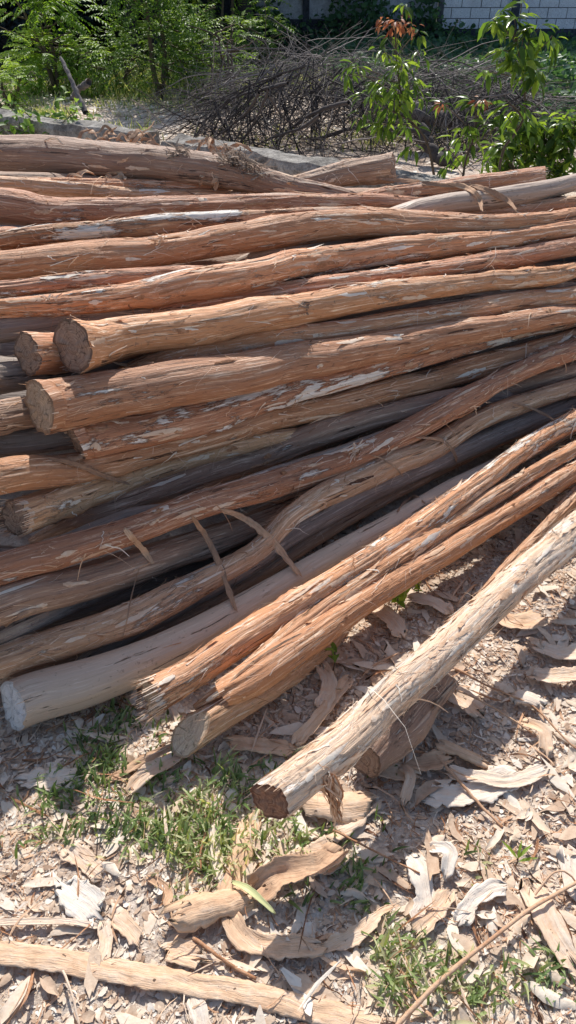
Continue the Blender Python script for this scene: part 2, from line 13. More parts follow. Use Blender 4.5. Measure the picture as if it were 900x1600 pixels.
# ------------------------------------------------------------------ camera
CAMH, PITCH, FPX = 1.6, math.radians(38), 1164.0
cam_d = bpy.data.cameras.new('camera'); cam = bpy.data.objects.new('camera', cam_d); col.objects.link(cam)
cam.location = (0, 0, CAMH); cam.rotation_euler = (math.radians(90) - PITCH, 0, 0)
cam_d.sensor_fit = 'VERTICAL'; cam_d.sensor_height = 24.0
cam_d.lens = 24.0 * FPX / 1600.0
cam_d.clip_start = 0.05; cam_d.clip_end = 500
sc.camera = cam
CP, SP = math.cos(PITCH), math.sin(PITCH)
def at(px, py, Y):
    """photo pixel -> the point on that sight line at distance Y in front"""
    u = (px - 450) / FPX; v = (800 - py) / FPX
    D = Y / (CP + v * SP)
    return Vector((u * D, Y, CAMH + D * (v * CP - SP)))
def ground_at(px, py, z=0.0):
    u = (px - 450) / FPX; v = (800 - py) / FPX
    D = (CAMH - z) / (SP - v * CP)
    return Vector((u * D, D * (CP + v * SP), z))
def px_m(px, py, z=0.0):
    v = (800 - py) / FPX
    return FPX / ((CAMH - z) / (SP - v * CP))

# ------------------------------------------------------------------ render, light
sc.render.engine = 'CYCLES'
sc.view_settings.view_transform = 'Standard'; sc.view_settings.look = 'None'
sc.view_settings.exposure = 0; sc.view_settings.gamma = 1
sc.cycles.max_bounces = 6; sc.cycles.diffuse_bounces = 4; sc.cycles.transparent_max_bounces = 6
SUN_EL, SUN_AZ = math.radians(47), math.radians(-6)      # azimuth measured from +Y towards +X
sv = Vector((math.sin(SUN_AZ) * math.cos(SUN_EL), math.cos(SUN_AZ) * math.cos(SUN_EL), math.sin(SUN_EL)))
sd = bpy.data.lights.new('sun', 'SUN'); sun = bpy.data.objects.new('sun', sd); col.objects.link(sun)
sd.energy = 5.0; sd.angle = math.radians(0.5); sd.color = (1, .955, .89)
sun.rotation_euler = sv.to_track_quat('Z', 'Y').to_euler(); sun.location = (0, 10, 12)
W = bpy.data.worlds.new('World'); sc.world = W; W.use_nodes = True
wn = W.node_tree; bg = wn.nodes['Background']
sky = wn.nodes.new('ShaderNodeTexSky'); sky.sky_type = 'NISHITA'; sky.sun_disc = False
sky.sun_elevation = SUN_EL; sky.sun_rotation = SUN_AZ; sky.dust_density = 1.5
wn.links.new(sky.outputs[0], bg.inputs[0]); bg.inputs[1].default_value = 0.14

# ------------------------------------------------------------------ tagging helpers
def tag(o, label=None, cat=None, group=None, kind=None):
    if label: o['label'] = label
    if cat: o['category'] = cat
    if group: o['group'] = group
    if kind: o['kind'] = kind
    return o
def empty(name, loc):
    o = bpy.data.objects.new(name, None); o.empty_display_size = .1; col.objects.link(o); o.location = loc; return o
def mesh_obj(name, V, Fc, mat, parent=None, attrs=None, smooth=True, origin=None):
    """V (n,3); Fc list of int arrays (quads (m,4) and/or tris (m,3)); attrs name -> array (n,) or (n,3)"""
    V = np.asarray(V, np.float32)
    if parent is not None: origin = parent.location
    if origin is not None: V = V - np.array(origin, np.float32)
    me = bpy.data.meshes.new(name)
    if isinstance(Fc, np.ndarray): Fc = [Fc]
    loops = np.concatenate([f.ravel() for f in Fc]).astype(np.int32)
    tot = np.concatenate([np.full(len(f), f.shape[1], np.int32) for f in Fc])
    start = np.concatenate([[0], np.cumsum(tot)[:-1]]).astype(np.int32)
    me.vertices.add(len(V)); me.vertices.foreach_set('co', V.ravel())
    me.loops.add(len(loops)); me.loops.foreach_set('vertex_index', loops)
    me.polygons.add(len(tot)); me.polygons.foreach_set('loop_start', start); me.polygons.foreach_set('loop_total', tot)
    me.polygons.foreach_set('use_smooth', np.full(len(tot), smooth, bool))
    me.update(calc_edges=True)
    for k, a in (attrs or {}).items():
        a = np.asarray(a, np.float32)
        if a.ndim == 1:
            at_ = me.attributes.new(k, 'FLOAT', 'POINT'); at_.data.foreach_set('value', a)
        else:
            at_ = me.attributes.new(k, 'FLOAT_VECTOR', 'POINT'); at_.data.foreach_set('vector', a.ravel())
    me.materials.append(mat)
    o = bpy.data.objects.new(name, me); col.objects.link(o)
    if parent is not None: o.parent = parent
    elif origin is not None: o.location = origin
    return o

# ------------------------------------------------------------------ numpy noise
def _h(ix, iy, iz, seed):
    n = (ix * 374761393 + iy * 668265263 + iz * 2147483647 + seed * 974634777) & 0xffffffff
    n = ((n ^ (n >> 13)) * 1274126177) & 0xffffffff
    n = ((n ^ (n >> 16)) * 2246822519) & 0xffffffff
    return ((n ^ (n >> 15)) & 0xffffff) / float(0xffffff)
def vnoise(x, y, z, seed=0):
    fx, fy, fz = np.floor(x), np.floor(y), np.floor(z)
    ix, iy, iz = fx.astype(np.int64), fy.astype(np.int64), fz.astype(np.int64)
    tx, ty, tz = x - fx, y - fy, z - fz
    tx = tx * tx * (3 - 2 * tx); ty = ty * ty * (3 - 2 * ty); tz = tz * tz * (3 - 2 * tz)
    r = 0
    for a in (0, 1):
        for b in (0, 1):
            for c in (0, 1):
                r = r + _h(ix + a, iy + b, iz + c, seed) * (tx if a else 1 - tx) * (ty if b else 1 - ty) * (tz if c else 1 - tz)
    return r * 2 - 1
def fbm(x, y, z, seed=0, oct=3, g=.5):
    r = 0; a = 1
    for i in range(oct):
        r = r + a * vnoise(x, y, z, seed + i * 7); a *= g; x = x * 2.03; y = y * 2.03; z = z * 2.03
    return r

# ------------------------------------------------------------------ materials
class NT:
    def __init__(s, name):
        s.m = bpy.data.materials.new(name); s.m.use_nodes = True; s.t = s.m.node_tree
        s.b = s.t.nodes['Principled BSDF']; s.b.inputs['Specular IOR Level'].default_value = .25
    def n(s, t, **k):
        o = s.t.nodes.new(t)
        for a, v in k.items(): setattr(o, a, v)
        return o
    def l(s, a, b): s.t.links.new(a, b)
    def val(s, x, sock):
        if hasattr(x, 'links'): s.l(x, sock)
        else: sock.default_value = x
    def math(s, op, a, b=0.0, clamp=False):
        o = s.n('ShaderNodeMath', operation=op); o.use_clamp = clamp; s.val(a, o.inputs[0]); s.val(b, o.inputs[1]); return o.outputs[0]
    def vec(s, op, a, b):
        o = s.n('ShaderNodeVectorMath', operation=op); s.val(a, o.inputs[0]); s.val(b, o.inputs[1]); return o.outputs[0]
    def noise(s, vec, scale, detail=4, rough=.55, dist=0.0, col=False):
        o = s.n('ShaderNodeTexNoise'); s.l(vec, o.inputs['Vector']); o.inputs['Scale'].default_value = scale
        o.inputs['Detail'].default_value = detail; o.inputs['Roughness'].default_value = rough; o.inputs['Distortion'].default_value = dist
        return o.outputs['Color' if col else 'Fac']
    def ramp(s, fac, stops, interp='LINEAR'):
        o = s.n('ShaderNodeValToRGB'); s.l(fac, o.inputs[0]); e = o.color_ramp; e.interpolation = interp
        while len(e.elements) < len(stops): e.elements.new(.5)
        for q, (p, c) in zip(e.elements, stops):
            q.position = p; q.color = (c, c, c, 1) if isinstance(c, (int, float)) else (*c, 1)
        return o.outputs[0]
    def mix(s, f, a, b, mode='MIX'):
        o = s.n('ShaderNodeMix', data_type='RGBA', blend_type=mode); s.val(f, o.inputs[0])
        for x, k in ((a, 6), (b, 7)):
            if hasattr(x, 'links'): s.l(x, o.inputs[k])
            else: o.inputs[k].default_value = (*x, 1)
        return o.outputs[2]
    def bump(s, h, dist, strength=1.0, normal=None):
        o = s.n('ShaderNodeBump'); s.l(h, o.inputs['Height']); o.inputs['Distance'].default_value = dist
        o.inputs['Strength'].default_value = strength
        if normal: s.l(normal, o.inputs['Normal'])
        return o.outputs[0]
    def attr(s, name, out='Fac'):
        o = s.n('ShaderNodeAttribute'); o.attribute_name = name; return o.outputs[out]
    def objrand(s): return s.n('ShaderNodeObjectInfo').outputs['Random']
    def coord(s, k='Object'): return s.n('ShaderNodeTexCoord').outputs[k]

def bark_mat(name, dark, mid, light, alt, patch, pthr=.62, pamt=1.0, rough=.60, fibre=1.0, sun_bleach=.0):
    s = NT(name); lc = s.attr('lc', 'Vector')
    off = s.n('ShaderNodeCombineXYZ'); r = s.objrand()
    s.val(s.math('MULTIPLY', r, 37.0), off.inputs[0]); s.val(s.math('MULTIPLY', r, 11.0), off.inputs[2])
    v = s.vec('ADD', lc, off.outputs[0])
    warp = s.vec('MULTIPLY', s.vec('SUBTRACT', s.noise(v, 9, 3, .5, col=True), (.5, .5, .5)), (.012, .012, .03))
    v = s.vec('ADD', v, warp)
    vf = s.vec('MULTIPLY', v, (150, 150, 4.2)); vh = s.vec('MULTIPLY', v, (420, 420, 11))
    vb = s.vec('MULTIPLY', v, (24, 24, 1.5)); vp = s.vec('MULTIPLY', v, (15, 15, 3.4)); vc = s.vec('MULTIPLY', v, (62, 62, 2.6))
    nf = s.noise(vf, 1, 6, .68); nh = s.noise(vh, 1, 4, .6); nb = s.noise(vb, 1, 5, .62, .1)
    npx = s.noise(vp, 1, 8, .68, .25); nc = s.noise(vc, 1, 5, .7, .1); nbig = s.noise(v, 3.2, 3, .5)
    c = s.ramp(nf, [(.33, dark), (.42, mid), (.54, mid), (.65, light)])
    c = s.mix(s.ramp(nb, [(.40, 0.0), (.62, .85)]), c, s.mix(.5, alt, c))
    c = s.mix(s.ramp(nb, [(.22, .7), (.38, 0.0)]), c, s.mix(.55, light, c))
    c = s.mix(s.ramp(nbig, [(.30, .35), (.5, 0.0)]), c, s.mix(.5, (.24, .20, .17), c))
    # thin dark splits
    crack = s.ramp(nc, [(.335, 1.0), (.375, 0.0)])
    c = s.mix(s.math('MULTIPLY', crack, .8), c, tuple(x * .35 for x in dark))
    # remains of the pale papery outer bark, crisp edged
    ps = s.math('ADD', npx, s.math('MULTIPLY', s.math('SUBTRACT', nh, .5), .12))
    pm = s.math('MULTIPLY', s.ramp(ps, [(pthr, 0.0), (pthr + .02, 1.0)]), pamt)
    pc = s.mix(s.ramp(nf, [(.35, 0.0), (.65, 1.0)]), tuple(x * .62 for x in patch), patch)
    c = s.mix(pm, c, pc)
    rim = s.ramp(ps, [(pthr - .03, 0.0), (pthr - .012, .75), (pthr, 0.0)])
    c = s.mix(s.math('MULTIPLY', rim, pamt), c, tuple(x * .5 for x in dark))
    # fine pale hairs / dirt speckles
    c = s.mix(s.ramp(nh, [(.62, 0.0), (.72, .55)]), c, s.mix(.4, light, (1, .95, .88)))
    dirt = s.noise(v, 60, 5, .7); c = s.mix(s.ramp(dirt, [(.30, .5), (.40, 0.0)]), c, (.06, .04, .03))
    hue = s.n('ShaderNodeHueSaturation'); s.l(c, hue.inputs['Color'])
    s.val(s.math('ADD', s.math('MULTIPLY', r, .34), .98), hue.inputs['Value']); s.val(s.math('ADD', s.math('MULTIPLY', s.math('FRACT', s.math('MULTIPLY', r, 7.3)), .008), .498), hue.inputs['Hue'])
    hue.inputs['Saturation'].default_value = 1.0
    s.l(hue.outputs[0], s.b.inputs['Base Color'])
    h = s.math('ADD', s.math('MULTIPLY', nf, fibre), s.math('MULTIPLY', nh, .35 * fibre))
    h = s.math('ADD', h, s.math('MULTIPLY', pm, .55)); h = s.math('SUBTRACT', h, s.math('MULTIPLY', crack, .9))
    h = s.math('ADD', h, s.math('MULTIPLY', nb, 1.4))
    s.l(s.bump(h, .0062, 1.0), s.b.inputs['Normal'])
    s.b.inputs['Roughness'].default_value = rough; s.b.inputs['Specular IOR Level'].default_value = .5
    return s.m
ORG = dict(dark=(.15, .05, .024), mid=(.56, .245, .115), light=(.97, .76, .56), alt=(.64, .34, .19), patch=(.90, .82, .72))
M = {}
M['orange'] = bark_mat('orange_bark', pthr=.645, **ORG)
M['orange_patchy'] = bark_mat('orange_bark_with_patches', pthr=.575, **ORG)
M['red'] = bark_mat('red_brown_bark', (.12, .045, .024), (.44, .195, .10), (.90, .64, .46), (.47, .23, .13), (.85, .77, .69), pthr=.62)  # darker bark; on mid-heap poles it puts shade into the colour
M['tan'] = bark_mat('tan_bark', (.18, .08, .045), (.55, .30, .165), (.93, .70, .50), (.60, .37, .23), (.90, .81, .71), pthr=.62)
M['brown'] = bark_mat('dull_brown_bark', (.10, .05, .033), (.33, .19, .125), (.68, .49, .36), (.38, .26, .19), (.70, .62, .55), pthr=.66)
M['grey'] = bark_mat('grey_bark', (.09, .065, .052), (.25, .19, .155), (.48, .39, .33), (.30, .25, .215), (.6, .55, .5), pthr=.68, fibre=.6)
M['smooth'] = bark_mat('smooth_peeled_wood', (.34, .25, .18), (.47, .355, .265), (.58, .465, .365), (.48, .39, .31), (.58, .5, .43), pthr=.84, fibre=.06, rough=.5)
M['curved'] = bark_mat('weathered_smooth_bark', (.24, .17, .125), (.38, .285, .22), (.60, .47, .37), (.40, .31, .25), (.58, .5, .43), pthr=.8, fibre=.2, rough=.5)
M['pale'] = bark_mat('pale_stringy_bark', (.34, .15, .075), (.80, .54, .37), (.97, .86, .75), (.88, .71, .57), (.96, .90, .83), pthr=.56, pamt=.7)
M['flaky'] = bark_mat('flaking_silver_bark', (.12, .045, .025), (.40, .17, .085), (.84, .58, .40), (.48, .25, .15), (.86, .79, .71), pthr=.535)

def wood_mat(name, base, dark, light, ring=1.0):
    s = NT(name); lc = s.attr('lc', 'Vector'); v = s.vec('ADD', lc, s.vec('MULTIPLY', s.vec('SUBTRACT', s.noise(lc, 18, 3, .5, col=True), (.5, .5, .5)), (.018, .018, .018)))
    l = s.n('ShaderNodeVectorMath', operation='LENGTH'); s.l(s.vec('MULTIPLY', v, (1, 1, 0)), l.inputs[0])
    rr = s.math('SINE', s.math('MULTIPLY', l.outputs['Value'], 900.0)); n = s.noise(v, 45, 6, .7); n2 = s.noise(s.vec('MULTIPLY', v, (260, 40, 40)), 1, 4, .6)
    f = s.math('ADD', s.math('MULTIPLY', rr, .07 * ring), n)
    c = s.ramp(f, [(.28, dark), (.5, base), (.72, light)])
    c = s.mix(s.ramp(n2, [(.3, .5), (.45, 0.0)]), c, dark)
    sx = s.n('ShaderNodeSeparateXYZ'); s.l(lc, sx.inputs[0]); ang = s.math('ARCTAN2', sx.outputs[1], sx.outputs[0])
    cv = s.n('ShaderNodeCombineXYZ'); s.val(s.math('MULTIPLY', s.math('COSINE', ang), 2.6), cv.inputs[0]); s.val(s.math('MULTIPLY', s.math('SINE', ang), 2.6), cv.inputs[1]); s.val(s.math('MULTIPLY', l.outputs['Value'], 9.0), cv.inputs[2])
    ck = s.ramp(s.math('ABSOLUTE', s.math('SUBTRACT', s.noise(cv.outputs[0], .8, 3, .5), .5)), [(.002, 1.0), (.008, 0.0)])
    c = s.mix(s.math('MULTIPLY', ck, .75), c, tuple(q * .4 for q in dark))
    c = s.mix(s.ramp(s.math('ADD', sx.outputs[2], s.math('MULTIPLY', s.math('SUBTRACT', n, .5), .12)), [(.86, 0.0), (.91, .8)]), c, dark)
    s.l(c, s.b.inputs['Base Color']); s.b.inputs['Roughness'].default_value = .85
    s.l(s.bump(s.math('ADD', s.math('ADD', s.math('SUBTRACT', s.math('MULTIPLY', rr, .05), ck), n), s.math('MULTIPLY', n2, .5)), .004, .8), s.b.inputs['Normal'])
    return s.m
M['cut_tan'] = wood_mat('cut_wood', (.62, .43, .28), (.34, .20, .12), (.76, .58, .42))
M['cut_dark'] = wood_mat('weathered_cut_wood', (.42, .27, .19), (.18, .11, .075), (.56, .41, .30))
M['cut_sunlit'] = wood_mat('painted_sunlit_cut_wood', (.80, .60, .42), (.50, .32, .20), (.90, .78, .62), .3)  # brighter than the other cuts: sunlight on the face is put into its colour
M['cut_grey'] = wood_mat('pale_fresh_cut_wood', (.86, .85, .84), (.60, .57, .55), (.93, .92, .91), .2)
M['cut_red'] = wood_mat('red_brown_cut_wood', (.38, .20, .125), (.18, .08, .05), (.52, .31, .20))

def tint_mat(name, stops, scale=(1, 1, 1), rough=.85, trans=0.0, bumpd=.002, freq=140, two=None):
    s = NT(name); t = s.attr('tint'); oc = s.coord()
    n = s.noise(s.vec('MULTIPLY', oc, scale), freq, 5, .65)
    tt = s.math('ADD', t, s.math('MULTIPLY', s.math('SUBTRACT', n, .5), .5), True)
    c = s.ramp(tt, stops); s.l(c, s.b.inputs['Base Color']); s.b.inputs['Roughness'].default_value = rough
    s.l(s.bump(n, bumpd, .8), s.b.inputs['Normal'])
    if trans:
        tr = s.n('ShaderNodeBsdfTranslucent'); mx = s.n('ShaderNodeMixShader'); mx.inputs[0].default_value = trans
        c2 = c
        if two: c2 = s.mix(1.0, c, two, 'MULTIPLY')
        s.l(c2, tr.inputs[0]); s.l(s.b.outputs[0], mx.inputs[1]); s.l(tr.outputs[0], mx.inputs[2])
        s.l(mx.outputs[0], s.t.nodes['Material Output'].inputs[0])
    return s.m
M['fibre'] = tint_mat('bark_fibre', [(0, (.12, .06, .04)), (.3, (.50, .25, .13)), (.6, (.80, .56, .38)), (1, (.93, .84, .72))], trans=.18)
M['fibre_grey'] = tint_mat('grey_bark_fibre', [(0, (.07, .05, .04)), (.5, (.26, .18, .13)), (1, (.5, .42, .34))], trans=.1)
M['scrap'] = tint_mat('bark_scrap', [(0, (.22, .135, .085)), (.3, (.50, .345, .24)), (.6, (.72, .56, .415)), (.82, (.81, .69, .56)), (1, (.86, .79, .69))], freq=90, trans=.08, rough=.6)

def piece_mat():
    s = NT('peeled_bark_sheet'); lc = s.attr('lc', 'Vector'); t = s.attr('tint'); r = s.objrand()
    off = s.n('ShaderNodeCombineXYZ'); s.val(s.math('MULTIPLY', r, 23.0), off.inputs[0]); v = s.vec('ADD', lc, off.outputs[0])
    v = s.vec('ADD', v, s.vec('MULTIPLY', s.vec('SUBTRACT', s.noise(v, 12, 3, .5, col=True), (.5, .5, .5)), (.03, .03, .03)))
    nf = s.noise(s.vec('MULTIPLY', v, (7, 120, 1)), 1, 6, .7); nh = s.noise(s.vec('MULTIPLY', v, (22, 420, 1)), 1, 4, .6)
    nb = s.noise(v, 26, 5, .6); sp = s.noise(v, 70, 2, .5)
    tt = s.math('ADD', t, s.math('MULTIPLY', s.math('SUBTRACT', nf, .5), .55)); tt = s.math('ADD', tt, s.math('MULTIPLY', s.math('SUBTRACT', nb, .5), .45), True)
    c = s.ramp(tt, [(0, (.18, .11, .08)), (.28, (.48, .29, .18)), (.5, (.76, .51, .33)), (.72, (.84, .67, .52)), (1, (.84, .775, .69))])
    c = s.mix(s.ramp(sp, [(.25, .9), (.285, 0.0)]), c, (.10, .06, .04))
    c = s.mix(s.ramp(nh, [(.30, .45), (.42, 0.0)]), c, (.16, .09, .06))
    s.l(c, s.b.inputs['Base Color']); s.b.inputs['Roughness'].default_value = .8
    h = s.math('ADD', nf, s.math('MULTIPLY', nh, .4)); s.l(s.bump(s.math('ADD', h, nb), .005, .8), s.b.inputs['Normal'])
    return s.m
M['piece'] = piece_mat()

def ground_mat():
    s = NT('mulched_earth'); v = s.n('ShaderNodeNewGeometry').outputs['Position']
    n1 = s.noise(v, 3.0, 5, .6); n2 = s.noise(v, 38, 8, .72, .4); n3 = s.noise(v, 150, 5, .7)
    vo = s.n('ShaderNodeTexVoronoi', feature='F1'); s.l(s.vec('MULTIPLY', s.vec('ADD', v, s.vec('MULTIPLY', s.noise(v, 20, 3, .6, col=True), (.08, .08, 0))), (1, 1.6, 1)), vo.inputs['Vector']); vo.inputs['Scale'].default_value = 46
    sep = s.n('ShaderNodeSeparateColor'); s.l(vo.outputs['Color'], sep.inputs[0])
    c = s.ramp(n2, [(.26, (.24, .17, .12)), (.38, (.58, .45, .35)), (.50, (.76, .64, .53)), (.72, (.86, .77, .68))])
    c = s.mix(s.ramp(sep.outputs[0], [(.55, 0.0), (.9, .6)]), c, (.60, .48, .39))
    c = s.mix(s.ramp(n3, [(.35, .4), (.46, 0.0)]), c, (.20, .13, .09))
    c = s.mix(s.ramp(n1, [(.50, 0.0), (.64, .5)]), c, (.30, .18, .125))
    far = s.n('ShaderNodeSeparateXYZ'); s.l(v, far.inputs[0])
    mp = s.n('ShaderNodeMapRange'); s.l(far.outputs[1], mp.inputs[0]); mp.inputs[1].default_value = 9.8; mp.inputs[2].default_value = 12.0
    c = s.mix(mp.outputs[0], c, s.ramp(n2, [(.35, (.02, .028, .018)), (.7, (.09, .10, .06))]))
    s.l(c, s.b.inputs['Base Color']); s.b.inputs['Roughness'].default_value = .95
    h = s.math('ADD', s.math('ADD', n2, s.math('MULTIPLY', n3, .4)), s.math('MULTIPLY', sep.outputs[0], .5))
    s.l(s.bump(h, .012, .9), s.b.inputs['Normal']); return s.m
M['ground'] = ground_mat()

def leaf_mat(name, stops, trans=.45, two=(1.6, 1.5, .6), rough=.45):
    return tint_mat(name, stops, rough=rough, trans=trans, freq=12, bumpd=.0005, two=two)
M['leaf_bright'] = leaf_mat('bright_leaf', [(0, (.06, .12, .025)), (.5, (.18, .32, .06)), (1, (.36, .50, .10))], .5)
M['leaf_mid'] = leaf_mat('green_leaf', [(0, (.035, .075, .025)), (.5, (.11, .21, .05)), (1, (.26, .40, .09))], .45)
M['leaf_gloss'] = leaf_mat('glossy_leaf', [(0, (.04, .08, .025)), (.5, (.09, .17, .04)), (1, (.26, .38, .07))], .5, rough=.27)
M['leaf_dark'] = leaf_mat('dark_leaf', [(0, (.018, .026, .035)), (.6, (.028, .045, .045)), (1, (.05, .09, .05))], .15, rough=.55)  # background haze is put into these dark leaves as a blue cast
M['leaf_ivy'] = leaf_mat('ivy_leaf', [(0, (.035, .085, .055)), (.5, (.075, .165, .09)), (1, (.14, .26, .12))], .35, rough=.42)
M['leaf_red'] = leaf_mat('young_red_leaf', [(0, (.25, .08, .04)), (.5, (.42, .17, .09)), (1, (.5, .28, .14))], .4, two=(1.2, 1, .8))
M['grass'] = leaf_mat('grass_blade', [(0, (.08, .12, .05)), (.4, (.16, .25, .09)), (.75, (.36, .44, .20)), (1, (.66, .64, .42))], .35, rough=.45)
M['yellowleaf'] = leaf_mat('yellow_green_leaf', [(0, (.30, .38, .10)), (.5, (.62, .66, .28)), (1, (.85, .82, .5))], .2, two=(1, 1, .8))
M['twig'] = tint_mat('dead_twig', [(0, (.035, .03, .03)), (.5, (.11, .095, .092)), (1, (.38, .34, .32))], freq=40)
M['stem'] = tint_mat('green_brown_stem', [(0, (.06, .045, .035)), (.5, (.13, .10, .075)), (1, (.22, .18, .14))], freq=50)

def stone_mat(name, a, b, c_):
    s = NT(name); v = s.n('ShaderNodeNewGeometry').outputs['Position']; n = s.noise(v, 9, 8, .7, .3); n2 = s.noise(v, 50, 5, .7)
    c = s.ramp(n, [(.3, a), (.5, b), (.72, c_)]); c = s.mix(s.ramp(s.noise(v, 1.7, 5, .7), [(.40, .35), (.54, 0.0)]), c, tuple(x * .7 for x in a)); c = s.mix(s.ramp(n2, [(.35, .6), (.5, 0.0)]), c, tuple(x * .5 for x in a))
    s.l(c, s.b.inputs['Base Color']); s.b.inputs['Roughness'].default_value = .95
    s.l(s.bump(s.math('ADD', n, s.math('MULTIPLY', n2, .5)), .03, .8), s.b.inputs['Normal']); return s.m
M['kerb'] = stone_mat('weathered_concrete', (.10, .09, .08), (.32, .30, .275), (.58, .55, .50))
M['block'] = stone_mat('grey_block', (.72, .75, .84), (.82, .85, .93), (.88, .9, .96))
M['mortar'] = stone_mat('mortar', (.08, .085, .10), (.13, .14, .16), (.18, .19, .21))
M['render'] = stone_mat('stained_render', (.40, .42, .49), (.55, .58, .66), (.66, .69, .77))
M['darkstone'] = stone_mat('dark_stone', (.03, .036, .05), (.075, .085, .115), (.16, .17, .20))  # the stone's blue cast stands in for haze at the back

# ------------------------------------------------------------------ geometry builders
class MB:
    """collects pieces, builds one mesh"""
    def __init__(s): s.V = []; s.Q = []; s.T = []; s.t = []; s.lc = []; s.n = 0
    def add(s, V, Q=None, T=None, tint=0.5, lc=None):
        V = np.asarray(V, float)
        if Q is not None and len(Q): s.Q.append(np.asarray(Q) + s.n)
        if T is not None and len(T): s.T.append(np.asarray(T) + s.n)
        s.V.append(V); s.t.append(np.broadcast_to(np.asarray(tint, float), (len(V),)))
        s.lc.append(V if lc is None else np.asarray(lc, float)); s.n += len(V)
    def build(s, name, mat, parent=None, smooth=True, origin=None):
        F = []
        if s.Q: F.append(np.concatenate(s.Q))
        if s.T: F.append(np.concatenate(s.T))
        return mesh_obj(name, np.concatenate(s.V), F, mat, parent, dict(tint=np.concatenate(s.t), lc=np.concatenate(s.lc)), smooth, origin)
def grid_q(nu, nv):
    i = np.arange(nu - 1)[:, None] * nv + np.arange(nv - 1)[None]
    i = i.ravel(); return np.stack([i, i + nv, i + nv + 1, i + 1], 1)
def grid_qc(nu, nv):      # closed in v
    a = np.arange(nu - 1)[:, None] * nv; j = np.arange(nv)[None]; j2 = (j + 1) % nv
    return np.stack([(a + j).ravel(), (a + j2).ravel(), (a + nv + j2).ravel(), (a + nv + j).ravel()], 1)
def ribbon(mb, P, w, N, tint, across=2, cup=0.0):
    P = np.asarray(P, float); n = len(P); T = np.gradient(P, axis=0); T /= np.linalg.norm(T, axis=1)[:, None] + 1e-9
    N = np.broadcast_to(np.asarray(N, float), P.shape); S = np.cross(T, N); S /= np.linalg.norm(S, axis=1)[:, None] + 1e-9
    U = np.cross(S, T); w = np.broadcast_to(np.asarray(w, float), (n,))
    k = np.linspace(-1, 1, across)
    V = P[:, None] + S[:, None] * (w[:, None] * k[None])[..., None] * .5 + U[:, None] * (cup * w[:, None] * (k[None] ** 2))[..., None]
    L = np.concatenate([[0], np.cumsum(np.linalg.norm(np.diff(P, axis=0), axis=1))])
    lc = np.stack([np.repeat(L, across), (w[:, None] * k[None] * .5).ravel(), np.zeros(n * across)], 1)
    mb.add(V.reshape(-1, 3), grid_q(n, across), tint=tint, lc=lc)
def tube(mb, P, R, k=5, tint=.5):
    P = np.asarray(P, float); n = len(P); T = np.gradient(P, axis=0); T /= np.linalg.norm(T, axis=1)[:, None] + 1e-9
    ref = np.array([0, 0, 1.0]) if abs(T[0][2]) < .9 else np.array([1.0, 0, 0])
    A = np.cross(T, ref); A /= np.linalg.norm(A, axis=1)[:, None] + 1e-9; B = np.cross(T, A)
    th = np.arange(k) * 2 * PI / k; R = np.broadcast_to(np.asarray(R, float), (n,))
    V = P[:, None] + (A[:, None] * np.cos(th)[None, :, None] + B[:, None] * np.sin(th)[None, :, None]) * R[:, None, None]
    mb.add(V.reshape(-1, 3), grid_qc(n, k), tint=tint)
def catmull(P, step):
    P = np.asarray(P, float); n = len(P)
    Q = np.vstack([2 * P[0] - P[1], P, 2 * P[-1] - P[-2]]); out = []
    for i in range(n - 1):
        p0, p1, p2, p3 = Q[i:i + 4]; m = max(2, int(round(np.linalg.norm(p2[:3] - p1[:3]) / step)))
        t = np.linspace(0, 1, m, endpoint=False)[:, None]
        out.append(.5 * (2 * p1 + (p2 - p0) * t + (2 * p0 - 5 * p1 + 4 * p2 - p3) * t ** 2 + (3 * p1 - p0 - 3 * p2 + p3) * t ** 3))
    out.append(P[-1:]); return np.vstack(out)

